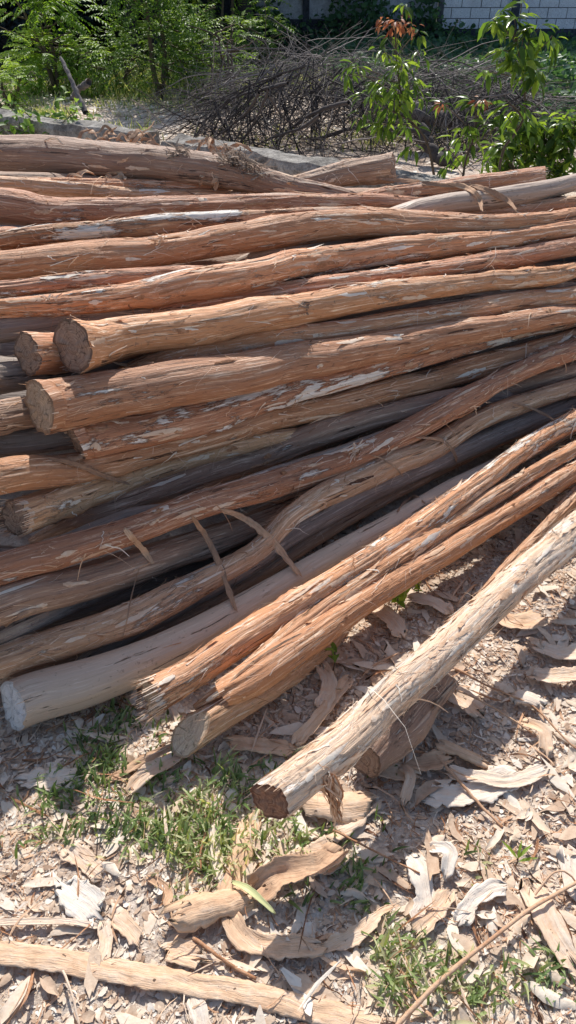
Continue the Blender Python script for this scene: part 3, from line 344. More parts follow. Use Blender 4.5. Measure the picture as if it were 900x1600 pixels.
CLS = (1.0,)
def make_log(key, name, label, mat, group='peeled eucalyptus poles in the heap', seed=0, capA=None, capB=None, cap_mat='cut_tan', capB_mat='cut_tan',
             extA=0.0, extB=0.0, fibres=240, flakes=22, fib_mat='fibre', knots=8, rough=1.0, detail=True, fray=0.0, cat='log', pts=None, tone=.5, tuck=True):
    rng = np.random.default_rng(seed + 100)
    P = np.array(pts if pts is not None else LOGS[key], float)
    mean = P[-1, :3] - P[0, :3]; mean /= np.linalg.norm(mean); mean[2] *= .35
    def ext(p, d, L, r1):
        k = max(1, int(L / .3)); return [np.array([*(p[:3] + d * L * (i + 1) / k), p[3] + (r1 - p[3]) * (i + 1) / k]) for i in range(k)]
    if extB:
        d = P[-1, :3] - P[-2, :3]; d /= np.linalg.norm(d); d = .5 * d + .5 * mean; d[2] = max(d[2], -.05); d /= np.linalg.norm(d)
        P = np.vstack([P, ext(P[-1], d, extB, P[-1, 3] * .8)])
    if extA:
        d = P[0, :3] - P[1, :3]; d /= np.linalg.norm(d); d = .5 * d - .5 * mean; d /= np.linalg.norm(d)
        P = np.vstack([ext(P[0], d, extA, P[0, 3] * 1.05)[::-1], P])
    if tuck:
        for end in (0, 1):
            if (capB if end else capA) is not None or (extB if end else extA): continue
            a, b = (P[-1], P[-2]) if end else (P[0], P[1]); d = a[:3] - b[:3]; d /= np.linalg.norm(d); q = []
            for j, (l_, w_) in enumerate([(.10, .78), (.20, .5), (.29, .22)]): q.append(np.array([*(a[:3] + d * l_ + np.array([0, .62, -.55]) * l_ * .45 * (j + 1) / 3), a[3] * w_]))
            P = np.vstack([P, q]) if end else np.vstack([q[::-1], P])
    P[:, 2] = np.maximum(P[:, 2], P[:, 3] * .85)
    step = .009 if detail else .02
    C = catmull(P, step); n = len(C); S = np.concatenate([[0], np.cumsum(np.linalg.norm(np.diff(C[:, :3], axis=0), axis=1))]); Ltot = S[-1]
    # slow natural bends
    r = C[:, 3].copy(); z0 = np.zeros(n)
    c = C[:, :3].copy()
    c[:, 2] += (.0032 * vnoise(S * 5.0, z0 + seed * 3.3, z0, 5) + .0014 * vnoise(S * 13.0, z0 + seed * 3.3, z0, 6)) * rough
    r = r * (1 + .035 * rough * vnoise(S * 8.0, z0 + seed * 1.7, z0, 15))
    T = np.gradient(c, axis=0); T /= np.linalg.norm(T, axis=1)[:, None]
    A = np.cross(T, [0, 0, 1.0]); A /= np.linalg.norm(A, axis=1)[:, None]; B = np.cross(A, T)     # A sideways, B up
    k = 60 if detail else 26
    th = np.arange(k) * 2 * PI / k; ct, st = np.cos(th), np.sin(th)
    SS = np.repeat(S[:, None], k, 1); RR = np.repeat(r[:, None], k, 1); CT = np.repeat(ct[None], n, 0); ST = np.repeat(st[None], n, 0)
    o = seed * 13.7
    lob = vnoise(CT * .9 + o, ST * .9, SS * 3.5, seed) * .065 + vnoise(CT * 1.8 + o, ST * 1.8, SS * 5, seed + 1) * .04
    rid = fbm(CT * 5 + o, ST * 5, SS * 4.5, seed + 2, 3, .6) * .0022 * rough
    ridf = vnoise(CT * 13 + o, ST * 13, SS * 9, seed + 9) * .0010 * rough
    pl = fbm(CT * 2.4 + o, ST * 2.4, SS * 6, seed + 5, 4, .55); pl = 1 / (1 + np.exp(-(pl - .25) * 28))
    Rv = RR * (1 + lob * rough) + rid + ridf + pl * .0018 * rough
    Rv *= 1 + .05 * np.exp(-SS / .12) * (1 if capA is not None else 0)
    kn = []
    for q in range(knots):
        s0 = rng.uniform(.08, max(.1, Ltot - .1)); t0 = rng.uniform(0, 2 * PI); kn.append((s0, t0))
        dth = np.angle(np.exp(1j * (np.broadcast_to(th, (n, k)) - t0))); a = (SS - s0) ** 2 / (2 * (r.mean() * .55) ** 2) + dth ** 2 / (2 * .38 ** 2)
        Rv += RR * rng.uniform(.08, .30) * np.exp(-a)
        b = (SS - s0) ** 2 / (2 * .008 ** 2) + dth ** 2 / (2 * (.009 / r.mean()) ** 2); Rv -= .006 * np.exp(-b)
    shear = np.zeros((n, k))
    for end, cap in ((0, capA), (1, capB)):
        if cap is None: continue
        nm = np.array(cap, float); nm /= np.linalg.norm(nm); i = 0 if end == 0 else n - 1
        ax = -T[0] if end == 0 else T[-1]
        offv = A[i][None] * ct[:, None] + B[i][None] * st[:, None]
        a = -(offv @ nm) / max(.3, nm @ ax) * r[i]
        a += rng.normal(0, .0007, k) + .005 * vnoise(ct * 3, st * 3, ct * 0, seed + 40)
        if fray and end == 0: a += fray * np.abs(vnoise(ct * 4 + 3, st * 4, ct * 0, seed + 41)) + rng.uniform(0, fray * .6, k)
        a = np.clip(a, -r[i] * 2.2, r[i] * 2.2)
        dist = S if end == 0 else Ltot - S
        w = np.clip(1 - dist / (r[i] * 5), 0, 1)
        shear += (1 if end else -1) * w[:, None] * a[None]
    V = c[:, None] + (A[:, None] * CT[..., None] + B[:, None] * ST[..., None]) * Rv[..., None] + T[:, None] * shear[..., None]
    lc = np.stack([CT * RR, ST * RR, SS + shear], 2) + np.array([0, 0, seed * .37])
    mid = c[n // 2].copy(); root = empty(name, Vector(mid)); tag(root, label, cat, group)
    mesh_obj('stem', V.reshape(-1, 3), grid_qc(n, k), mat, root, dict(lc=lc.reshape(-1, 3)))
    # end faces
    for end, cap, cm in ((0, capA, cap_mat), (1, capB, capB_mat)):
        i = 0 if end == 0 else n - 1
        if cap is None:
            cm_ = M['cut_dark']
        else: cm_ = M[cm]
        ring = V[i]; cen = ring.mean(0); nr = 12; mb = []; l = []
        for q in range(nr):
            f = 1 - q / nr; p = cen + (ring - cen) * f
            dn = (A[i][None] * ct[:, None] + B[i][None] * st[:, None])
            nz = .003 * vnoise(ct * f * 6 + seed, st * f * 6, ct * 0, 77) * (1 if q else 0)
            p = p + T[i][None] * np.asarray(nz)[:, None]
            mb.append(p); l.append(np.stack([ct * f * r[i], st * f * r[i], np.full(k, f)], 1))
        mb.append(cen[None]); l.append(np.zeros((1, 3)))
        VV = np.vstack(mb); Q = grid_qc(nr, k); last = (nr - 1) * k; j = np.arange(k)
        Tr = np.stack([last + j, last + (j + 1) % k, np.full(k, nr * k)], 1)
        if end == 0: Q = Q[:, ::-1]; Tr = Tr[:, ::-1]
        mesh_obj('cut_end', VV, [Q, Tr], cm_, root, dict(lc=np.vstack(l)), smooth=True)
    # loose fibres and lifted flakes of bark
    if fibres:
        mb = MB()
        for q in range(int(fibres * Ltot)):
            i = int(rng.integers(2, n - 2)); t = rng.uniform(-.5, PI + .5) if rng.random() < .85 else rng.uniform(0, 2 * PI)
            Lf = min(.16, rng.lognormal(-3.35, .55)); m = 6; sgn = rng.choice([-1, 1]); lift = rng.random() ** 2.6 * .9
            wv = rng.uniform(-.7, .7); ss = np.linspace(0, 1, m)
            idx = np.clip(i + (sgn * ss * Lf * (1 - lift * .5) / (Ltot / n)).astype(int), 0, n - 1)
            tt = t + wv * ss * Lf / r[idx] * (.5 + lift)
            e = A[idx] * np.cos(tt)[:, None] + B[idx] * np.sin(tt)[:, None]
            jj = (np.round(tt / (2 * PI) * k).astype(int)) % k
            rad = Rv[idx, jj] + .0012 + lift * Lf * ss ** 1.6 * rng.uniform(.2, .9)
            Pp = c[idx] + e * rad[:, None]
            if lift > .3: Pp[:, 2] -= ss ** 2 * Lf * .5 * lift
            wd = rng.choice([.0011, .0016, .0028, .005], p=[.4, .32, .2, .08]) * (1 - .7 * ss)
            ribbon(mb, Pp, wd, e, np.clip(rng.normal(tone + .08, .22), 0, 1))
        for q in range(int(flakes * Ltot)):
            i = int(rng.integers(4, n - 6)); t = rng.uniform(-.4, PI + .4); Lf = rng.uniform(.03, .15); m = 9; sgn = rng.choice([-1, 1])
            ss = np.linspace(0, 1, m); idx = np.clip(i + (sgn * ss * Lf / (Ltot / n)).astype(int), 0, n - 1)
            tt = t + rng.uniform(-.3, .3) * ss; e = A[idx] * np.cos(tt)[:, None] + B[idx] * np.sin(tt)[:, None]
            jj = (np.round(tt / (2 * PI) * k).astype(int)) % k
            rad = Rv[idx, jj] + .0015 + rng.uniform(0, .03) * np.maximum(0, ss - .45) ** 1.6
            wd = rng.uniform(.005, .017) * np.sin(np.clip(ss * 1.05 + .06, 0, 1) * PI) ** .5 * (1 + .35 * rng.normal(0, .6, m).clip(-1, 1))
            ribbon(mb, c[idx] + e * rad[:, None], np.abs(wd), e, np.clip(rng.normal(tone + .1, .2) + rng.normal(0, .05, m * 3), 0, 1), across=3, cup=-.12)
        if capA is not None:         # splinters round the cut
            for q in range(16 if not fray else 110):
                t = rng.uniform(0, 2 * PI); j = int(t / (2 * PI) * k) % k; ss = np.linspace(0, 1, 5); L_ = rng.uniform(.006, .022) + fray * rng.uniform(0, 1.3)
                e = A[0] * math.cos(t) + B[0] * math.sin(t); p0 = V[0, j]
                Pp = p0 + T[0] * .015 - T[0] * (ss * (L_ + .015))[:, None] + e * (.0015 + ss ** 2 * rng.uniform(-.002, .006) * (1 + fray * 40))[:, None] * rng.choice([1, 1, .5])
                ribbon(mb, Pp, rng.uniform(.001, .004) * (1 + fray * 25) * (1 - .75 * ss), e, np.clip(rng.normal(.7, .15), 0, 1))
        tag(mb.build('bark_fibres', M[fib_mat], root), kind='stuff')
    return root

# ------------------------------------------------------------------ the heap of poles
NL = (-.8, -.6, .1)
LOGSPEC = [
 # key, label, material, options
 ('fore', 'pale stringy-barked pole lying apart in front of the heap with a red-brown cut end', 'pale', dict(capA=(-.5, -.8, .25), cap_mat='cut_red', extB=1.0, fibres=520, flakes=50, tone=.68, knots=2, name='pole')),
 ('barkedge', 'short rough brown pole half hidden behind the pale foreground pole at the right', 'tan', dict(extB=.9, fibres=140, flakes=24)),
 ('front_low', 'orange pole with a lip-shaped split end, lowest orange pole at the foot of the heap', 'orange', dict(capA=(-.75, -.3, -.55), cap_mat='cut_red', extB=1.1, fibres=130)),
 ('front_up', 'thin orange pole lying close along the upper side of the split-ended orange pole', 'orange', dict(extB=1.1, fibres=100)),
 ('front_orange', 'orange pole with a frayed splintered butt beside the smooth grey pole', 'orange_patchy', dict(capA=(-.78, -.5, .15), extB=1.1, fibres=240, flakes=28, fray=.014, cap_mat='cut_tan')),
 ('block', 'short pole with a slanting tan cut coloured as if sunlit, tucked under the split-ended orange pole', 'tan', dict(capA=(-.42, -.46, .78), cap_mat='cut_sunlit', fibres=120, rough=1.2)),
 ('smooth', 'smooth grey-brown debarked pole with a pale slanted cut at the lower left', 'smooth', dict(capA=(-.70, -.64, .32), cap_mat='cut_grey', extB=.7, fibres=5, flakes=0, knots=2, rough=.35)),
 ('split', 'brown pole with a pale grain stripe beside a dark crack, just above the smooth pole', 'tan', dict(extA=.5, extB=.9)),
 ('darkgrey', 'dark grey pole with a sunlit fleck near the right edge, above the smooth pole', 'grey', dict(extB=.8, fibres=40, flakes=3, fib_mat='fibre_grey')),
 ('knotted', 'long bent brown pole with a torn bark knot in its middle', 'red', dict(extA=.5, extB=1.0, knots=5)),  # bark colour darkened to stand in for shade in mid heap
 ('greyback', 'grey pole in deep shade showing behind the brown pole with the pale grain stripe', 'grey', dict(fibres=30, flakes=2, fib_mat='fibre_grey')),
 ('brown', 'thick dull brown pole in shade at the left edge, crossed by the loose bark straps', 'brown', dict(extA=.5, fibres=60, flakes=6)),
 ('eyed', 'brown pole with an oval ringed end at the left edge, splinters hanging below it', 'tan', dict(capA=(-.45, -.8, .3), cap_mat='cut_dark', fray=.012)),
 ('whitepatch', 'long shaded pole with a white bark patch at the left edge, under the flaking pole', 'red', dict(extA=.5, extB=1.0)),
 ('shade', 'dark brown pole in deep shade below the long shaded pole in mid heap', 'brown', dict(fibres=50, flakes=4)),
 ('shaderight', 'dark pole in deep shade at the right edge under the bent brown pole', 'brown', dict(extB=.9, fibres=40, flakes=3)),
 ('flaky', 'brown pole mottled with flaking silver bark, tucked under the thickest sawn butt', 'flaky', dict(capA=(-.75, -.5, -.2), cap_mat='cut_dark', fibres=150, flakes=34)),
 ('thickbutt', 'thickest pole of the heap, with a round tan sawn butt at the left edge', 'red', dict(capA=(-.78, -.62, .1), extB=1.0, fibres=100, flakes=12, knots=3)),
 ('strip', 'orange pole with a long sunlit bark sliver, just above the thickest pole', 'orange', dict(extB=1.0, flakes=18)),
 ('greyunder', 'thin grey-brown shaded pole in the gap above the sunlit-sliver pole', 'brown', dict(fibres=40, flakes=3)),
 ('trident', 'orange pole with a triangular weathered end and a frayed grey knot in its middle', 'orange', dict(capA=(-.55, -.8, .25), cap_mat='cut_dark', extB=1.0, fibres=130, flakes=16)),
 ('stub', 'short pole with a rounded weathered end, left of the triangular pole end', 'orange', dict(capA=(-.6, -.75, .2), cap_mat='cut_dark')),
 ('twisty', 'crooked orange pole with grey patches at the left edge, above the triangular-ended pole', 'orange_patchy', dict(extA=.4, extB=1.0, fibres=170, flakes=22, knots=6)),
 ('whitebark', 'thin silver-barked pole at the left edge lying along the crooked orange pole', 'flaky', dict(extA=.4, fibres=120)),
 ('behindtwist', 'orange pole half in shadow between the crooked pole and the triangular-ended pole', 'red', dict(extB=1.0)),
 ('longorange', 'long humped orange pole running unbroken from left to right edge across the upper heap', 'orange', dict(extA=.5, extB=1.0, knots=3)),
 ('curvedgrey', 'smooth grey curved pole lying slantwise over the others at the upper right', 'curved', dict(extB=.9, fibres=14, flakes=1, rough=.5)),
 ('bow', 'thick orange pole bulging at the left edge, below the topmost grey-brown pole', 'red', dict(extA=.5)),
 ('patchwhite', 'brown pole with long white papery patches behind the humped orange pole', 'flaky', dict(fibres=120, flakes=20)),
 ('shortleft', 'tapering orange pole tip at the left edge above the humped orange pole', 'orange', dict(extA=.4)),
 ('tworight', 'straight pale orange pole at the right edge beneath the smooth curved pole', 'tan', dict(extB=.9)),
 ('upright', 'grey weathered pole end sticking up at the back of the heap', 'brown', dict(capA=(.95, -.25, .2), cap_mat='cut_dark', flakes=20)),
 ('farend', 'brown pole with a flat sawn end at the back right, before the leafy saplings', 'red', dict(capA=(.93, -.3, .15), cap_mat='cut_red')),
 ('toplog', 'thick grey-brown pole lying topmost along the back of the heap at the left', 'brown', dict(extA=.6, fibres=110, flakes=16)),
 ('thintop', 'slim pale pole directly under the topmost grey-brown pole', 'tan', dict(extA=.4)),
 ('backpale', 'thin pale pole glimpsed in the gap under the topmost grey-brown pole', 'orange_patchy', dict()),
 ('leftpair', 'shaded brown pole at the left edge just below the round tan sawn butt', 'brown', dict(extA=.3)),
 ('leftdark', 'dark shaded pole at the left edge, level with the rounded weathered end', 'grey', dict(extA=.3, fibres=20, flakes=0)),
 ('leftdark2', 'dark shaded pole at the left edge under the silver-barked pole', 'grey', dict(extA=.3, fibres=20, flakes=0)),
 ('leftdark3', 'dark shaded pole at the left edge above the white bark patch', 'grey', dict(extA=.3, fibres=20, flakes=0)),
]
for i, (key, lab, mt, o) in enumerate(LOGSPEC):
    o = dict(o); o.pop('name', None)
    make_log(key, 'pole', lab, M[mt], seed=i, **o)
i = 60
for key in sorted(k for k in LOGS if k.startswith('fill')):
    i += 1
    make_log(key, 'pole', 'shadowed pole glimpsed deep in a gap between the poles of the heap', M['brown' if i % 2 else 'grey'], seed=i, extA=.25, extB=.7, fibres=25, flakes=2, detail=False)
# far side of the heap: unseen poles added to keep sunlight from coming through
rngb = np.random.default_rng(8)
for q, (yy, zz) in enumerate([(3.16, .76), (3.27, .63), (3.37, .50), (3.48, .36), (3.60, .22), (3.72, .07), (3.10, .60), (3.15, .42), (3.3, .22), (3.4, .07)]):
    xs = np.linspace(-2.0, 2.6, 8); dy = rngb.uniform(-.1, .1)
    pts = [[x, yy + .05 * math.sin(x * 1.3 + q) + dy * x * .15 - .06 * x, max(.06, zz * (1 - .05 * x) - .03 + .012 * math.sin(x * 2 + q * 2)), .06 - .004 * x] for x in xs]
    make_log(None, 'pole', 'pole on the far side of the heap, hidden behind the topmost ones', M['brown'], seed=80 + q, pts=pts, fibres=12, flakes=1, detail=False)


# unseen poles added inside the heap to block light in the gaps
for q in range(6):
    xs = np.linspace(-1.9, .7, 6); pts = [[x, 2.25 + .17 * q + .10 * (x + .5) + .03 * math.sin(x * 2 + q), max(.1, .27 - .08 * x), .085] for x in xs]
    make_log(None, 'pole', 'pole buried in the middle of the heap under the upper ones', M['grey'], seed=95 + q, pts=pts, fibres=0, flakes=0, detail=False)

# ------------------------------------------------------------------ ground
def gz(x, y):
    x = np.asarray(x, float); y = np.asarray(y, float)
    z = .010 * fbm(x * 3, y * 3, x * 0, 3, 3) + .006 * fbm(x * 14, y * 14, x * 0, 4, 3, .6) - .008
    bank = np.clip((y - 9.3) / 5.5, 0, 1) * np.clip((x - .3) / 1.8, 0, 1); z = z + .02 * bank + bank * .03 * vnoise(x * .9, y * .9, x * 0, 8)
    z = z + np.clip((y - 5) / 3, 0, 1) * .05 * vnoise(x * 1.1, y * 1.1, x * 0, 12)
    return z
def graded(c0, c1, step, far):
    a = list(np.arange(c0, c1 + 1e-6, step)); d = step
    lo, hi = a[0], a[-1]; L = []; R = []
    while hi < far: d *= 1.22; hi += d; R.append(hi)
    d = step
    while lo > -far: d *= 1.22; lo -= d; L.append(lo)
    return np.array(L[::-1] + a + R)
gx = graded(-1.9, 2.2, .014, 90); gy = graded(.1, 3.2, .014, 90)
X, Y = np.meshgrid(gx, gy, indexing='ij'); Z = gz(X, Y)
g = mesh_obj('ground', np.stack([X, Y, Z], 2).reshape(-1, 3), grid_q(len(gx), len(gy)), M['ground']); tag(g, kind='structure')

# bark litter: thousands of small scraps nobody could count
def scatter_flakes(mb, N, xr, yr, Lr, ratio, zr, seed, tint=(.55, .2), keep=None, curl=.3):
    rng = np.random.default_rng(seed)
    x = rng.uniform(*xr, N); y = rng.uniform(*yr, N)
    if keep is not None:
        k = keep(x, y, rng); x, y = x[k], y[k]; N = len(x)
    L = np.minimum(np.exp(rng.normal(math.log(Lr), .5, N)), Lr * 2.1); Wd = np.minimum(L * np.exp(rng.normal(math.log(ratio), .4, N)), max(.02, Lr * .5))
    nu, nv = (5, 3) if Lr > .03 else (4, 2); u = np.linspace(-.5, .5, nu); v = np.linspace(-.5, .5, nv)
    prof = 1 - .75 * np.abs(u * 2) ** rng.uniform(1.5, 5, (N, 1))
    lx = L[:, None, None] * (u[None, :, None] + rng.normal(0, .06, (N, nu, nv)))
    ly = Wd[:, None, None] * (v[None, None, :] * prof[:, :, None] * (1 + rng.normal(0, .16, (N, nu, nv))))
    ly += L[:, None, None] * rng.normal(0, .10, (N, 1, 1)) * (u[None, :, None] * 2) ** 2
    lz = Wd[:, None, None] * rng.normal(0, curl, (N, 1, 1)) * ((v[None, None, :] * 2) ** 2 - .3 * (nv == 2)) * .5
    lz = lz + L[:, None, None] * rng.normal(0, .08, (N, 1, 1)) * (u[None, :, None] * 2) ** 2 + L[:, None, None] * rng.normal(0, .012, (N, nu, nv))
    ta = rng.normal(0, .09, N); tb = rng.normal(0, .11, N); an = rng.uniform(0, 2 * PI, N)
    lz = lz + lx * np.tan(ta)[:, None, None] + ly * np.tan(tb)[:, None, None]
    lz = lz - lz.min(axis=(1, 2), keepdims=True) * rng.uniform(.3, 1, (N, 1, 1))
    ca, sa = np.cos(an)[:, None, None], np.sin(an)[:, None, None]
    wx = x[:, None, None] + lx * ca - ly * sa; wy = y[:, None, None] + lx * sa + ly * ca
    wz = (gz(x, y) + rng.uniform(*zr, N))[:, None, None] + lz
    V = np.stack([wx, wy, wz], 3).reshape(-1, 3)
    q = grid_q(nu, nv); Q = (q[None] + (np.arange(N) * nu * nv)[:, None, None]).reshape(-1, 4)
    t = np.repeat(np.clip(rng.normal(*tint, N), 0, 1), nu * nv) + rng.normal(0, .04, N * nu * nv)
    lc = np.stack([lx, ly, np.zeros_like(lx)], 3).reshape(-1, 3) + np.repeat(rng.uniform(0, 30, (N, 3)), nu * nv, 0)
    mb.add(V, Q, tint=np.clip(t, 0, 1), lc=lc)
def outside(x, y):      # not under the heap
    return ((x + .74) * -.56 + (y - 1.17) * .83 < .12) & (np.abs(x) < .72 + .34 * y)
def patchy(thr, f=4, s=21, soft=.25):
    def k(x, y, rng): return (vnoise(x * f, y * f, x * 0, s) + rng.normal(0, soft, len(x)) > thr) & outside(x, y)
    return k
mb = MB()
scatter_flakes(mb, 170000, (-1.5, 2.0), (.15, 3.0), .010, .42, (-.002, .004), 1, keep=patchy(-.7, soft=.35), tint=(.62, .27))
scatter_flakes(mb, 24000, (-1.5, 2.0), (.15, 3.0), .020, .42, (-.003, .004), 10, keep=patchy(-.1, 5, 41), tint=(.68, .22))
scatter_flakes(mb, 2600, (-1.4, 2.0), (.15, 2.9), .036, .40, (-.001, .007), 2, tint=(.62, .2), keep=patchy(-.2, 3, 33))
scatter_flakes(mb, 900, (-.1, 2.2), (.5, 3.0), .055, .36, (.002, .012), 3, tint=(.60, .2), keep=lambda x, y, r: (x > -.1 + r.normal(0, .25, len(x))) & outside(x, y))
scatter_flakes(mb, 260, (-1.2, .9), (.2, 1.5), .052, .36, (.002, .012), 30, tint=(.70, .18))
o = mb.build('bark_litter', M['scrap']); tag(o, 'crumbled pale bark scraps carpeting the earth around the heap', 'bark litter', kind='stuff')
mb = MB()
scatter_flakes(mb, 90000, (-1.5, 2.0), (.15, 3.0), .017, .09, (-.001, .006), 4, tint=(.5, .26), keep=patchy(-.3, 5, 5), curl=0)
scatter_flakes(mb, 2200, (-1.3, 2.0), (.15, 3.0), .06, .035, (.006, .024), 5, tint=(.45, .25), curl=0)
o = mb.build('bark_shreds', M['fibre']); tag(o, 'fine stringy bark shreds strewn over the litter', 'bark shreds', kind='stuff')
mb = MB()
scatter_flakes(mb, 8000, (-4.8, 3.5), (4.6, 9.9), .06, .4, (0, .05), 6, tint=(.86, .14), keep=lambda x, y, r: (vnoise(x * 1.3, y * 1.3, x * 0, 9) + r.normal(0, .3, len(x)) > -.15) & (y < 10.2 - .2 * x))
o = mb.build('leaf_litter', M['scrap']); tag(o, 'pale dry leaves and bark lying on the ground beyond the low wall', 'leaf litter', kind='stuff')

# ------------------------------------------------------------------ larger pieces of peeled bark, each a thing
def sheet(name, label, P, w, tone, trough=0.0, jag=.18, group=None, seed=0, thick=.0015, up=(0, 0, 1), twist=0.0, mat='piece', cat='bark piece', split=False, holes=0, ncross=13, edge=.06):
    rng = np.random.default_rng(seed + 900)
    C = catmull(np.asarray(P, float), .006); n = len(C); k = ncross
    T = np.gradient(C, axis=0); T /= np.linalg.norm(T, axis=1)[:, None]
    S = np.cross(T, up); S /= np.linalg.norm(S, axis=1)[:, None]; U = np.cross(S, T)
    s = np.linspace(0, 1, n); L = np.concatenate([[0], np.cumsum(np.linalg.norm(np.diff(C, axis=0), axis=1))])
    tw = twist * (s - .5); S, U = S * np.cos(tw)[:, None] + U * np.sin(tw)[:, None], -S * np.sin(tw)[:, None] + U * np.cos(tw)[:, None]
    wl = w * (1 + jag * vnoise(L * 22, L * 0 + seed, L * 0, 1) + jag * .6 * vnoise(L * 70, L * 0 + seed, L * 0, 2) + jag * .45 * vnoise(L * 190, L * 0 + seed, L * 0, 12))
    wr = w * (1 + jag * vnoise(L * 22, L * 0 + seed, L * 0, 3) + jag * .6 * vnoise(L * 70, L * 0 + seed, L * 0, 4) + jag * .45 * vnoise(L * 190, L * 0 + seed, L * 0, 14))
    tap = np.clip(np.minimum(s, 1 - s) / max(edge, 1e-3), 0, 1) ** .45 * .7 + .3
    wl *= tap; wr *= tap
    kk = np.linspace(-1, 1, k)
    half = np.where(kk[None] < 0, wl[:, None], wr[:, None]) * .5
    if trough:
        ang = kk[None] * trough; lat = half * np.sin(ang) / trough; h = half * (1 - np.cos(ang)) / trough
    else: lat = half * kk[None]; h = half * 0
    wob = .065 * w * vnoise(np.repeat(L[:, None] * 16, k, 1), np.repeat(kk[None] * 1.6, n, 0), np.zeros((n, k)) + seed, 6) + .03 * w * vnoise(np.repeat(L[:, None] * 55, k, 1), np.repeat(kk[None] * 4, n, 0), np.zeros((n, k)) + seed, 7)
    endj = ((vnoise(kk * 4 + seed, kk * 0, kk * 0, 8) * .35 + vnoise(kk * 13 + seed, kk * 0, kk * 0, 18) * .3) * w)[None] * (np.clip(1 - s / .12, 0, 1) - np.clip(1 - (1 - s) / .12, 0, 1))[:, None]
    V = C[:, None] + S[:, None] * lat[..., None] + U[:, None] * (h + wob)[..., None] + T[:, None] * endj[..., None]
    if up == (0, 0, 1) and name != 'bark_strap':
        g0 = gz(V[..., 0].ravel(), V[..., 1].ravel()).reshape(n, k); V[..., 2] = np.maximum(V[..., 2], g0 + .003)
    lc = np.stack([np.repeat(L[:, None], k, 1), half * kk[None], np.zeros((n, k))], 2) + np.array([seed * .31, seed * .17, 0])
    Q = grid_q(n, k)
    if holes:
        cen = V.reshape(-1, 3)[Q].mean(1); keep = np.ones(len(Q), bool)
        for _ in range(holes):
            i = rng.integers(int(n * .15), int(n * .85)); j = rng.integers(2, k - 2); d = np.linalg.norm(cen - V[i, j], axis=1); keep &= d > rng.uniform(.006, .011)
        Q = Q[keep]
    org = Vector(C[n // 2])
    o = mesh_obj(name, V.reshape(-1, 3), Q, M[mat], None, dict(lc=lc.reshape(-1, 3), tint=np.full(n * k, tone) + rng.normal(0, .02, n * k)), origin=org)
    m = o.modifiers.new('thickness', 'SOLIDIFY'); m.thickness = thick; m.offset = 0
    tag(o, label, cat, group); return o
def gpath(pts, h=.012):
    out = []
    for p in pts:
        q = ground_at(p[0], p[1], h); out.append([q.x, q.y, float(gz(q.x, q.y)) + (p[2] if len(p) > 2 else h)])
    return out
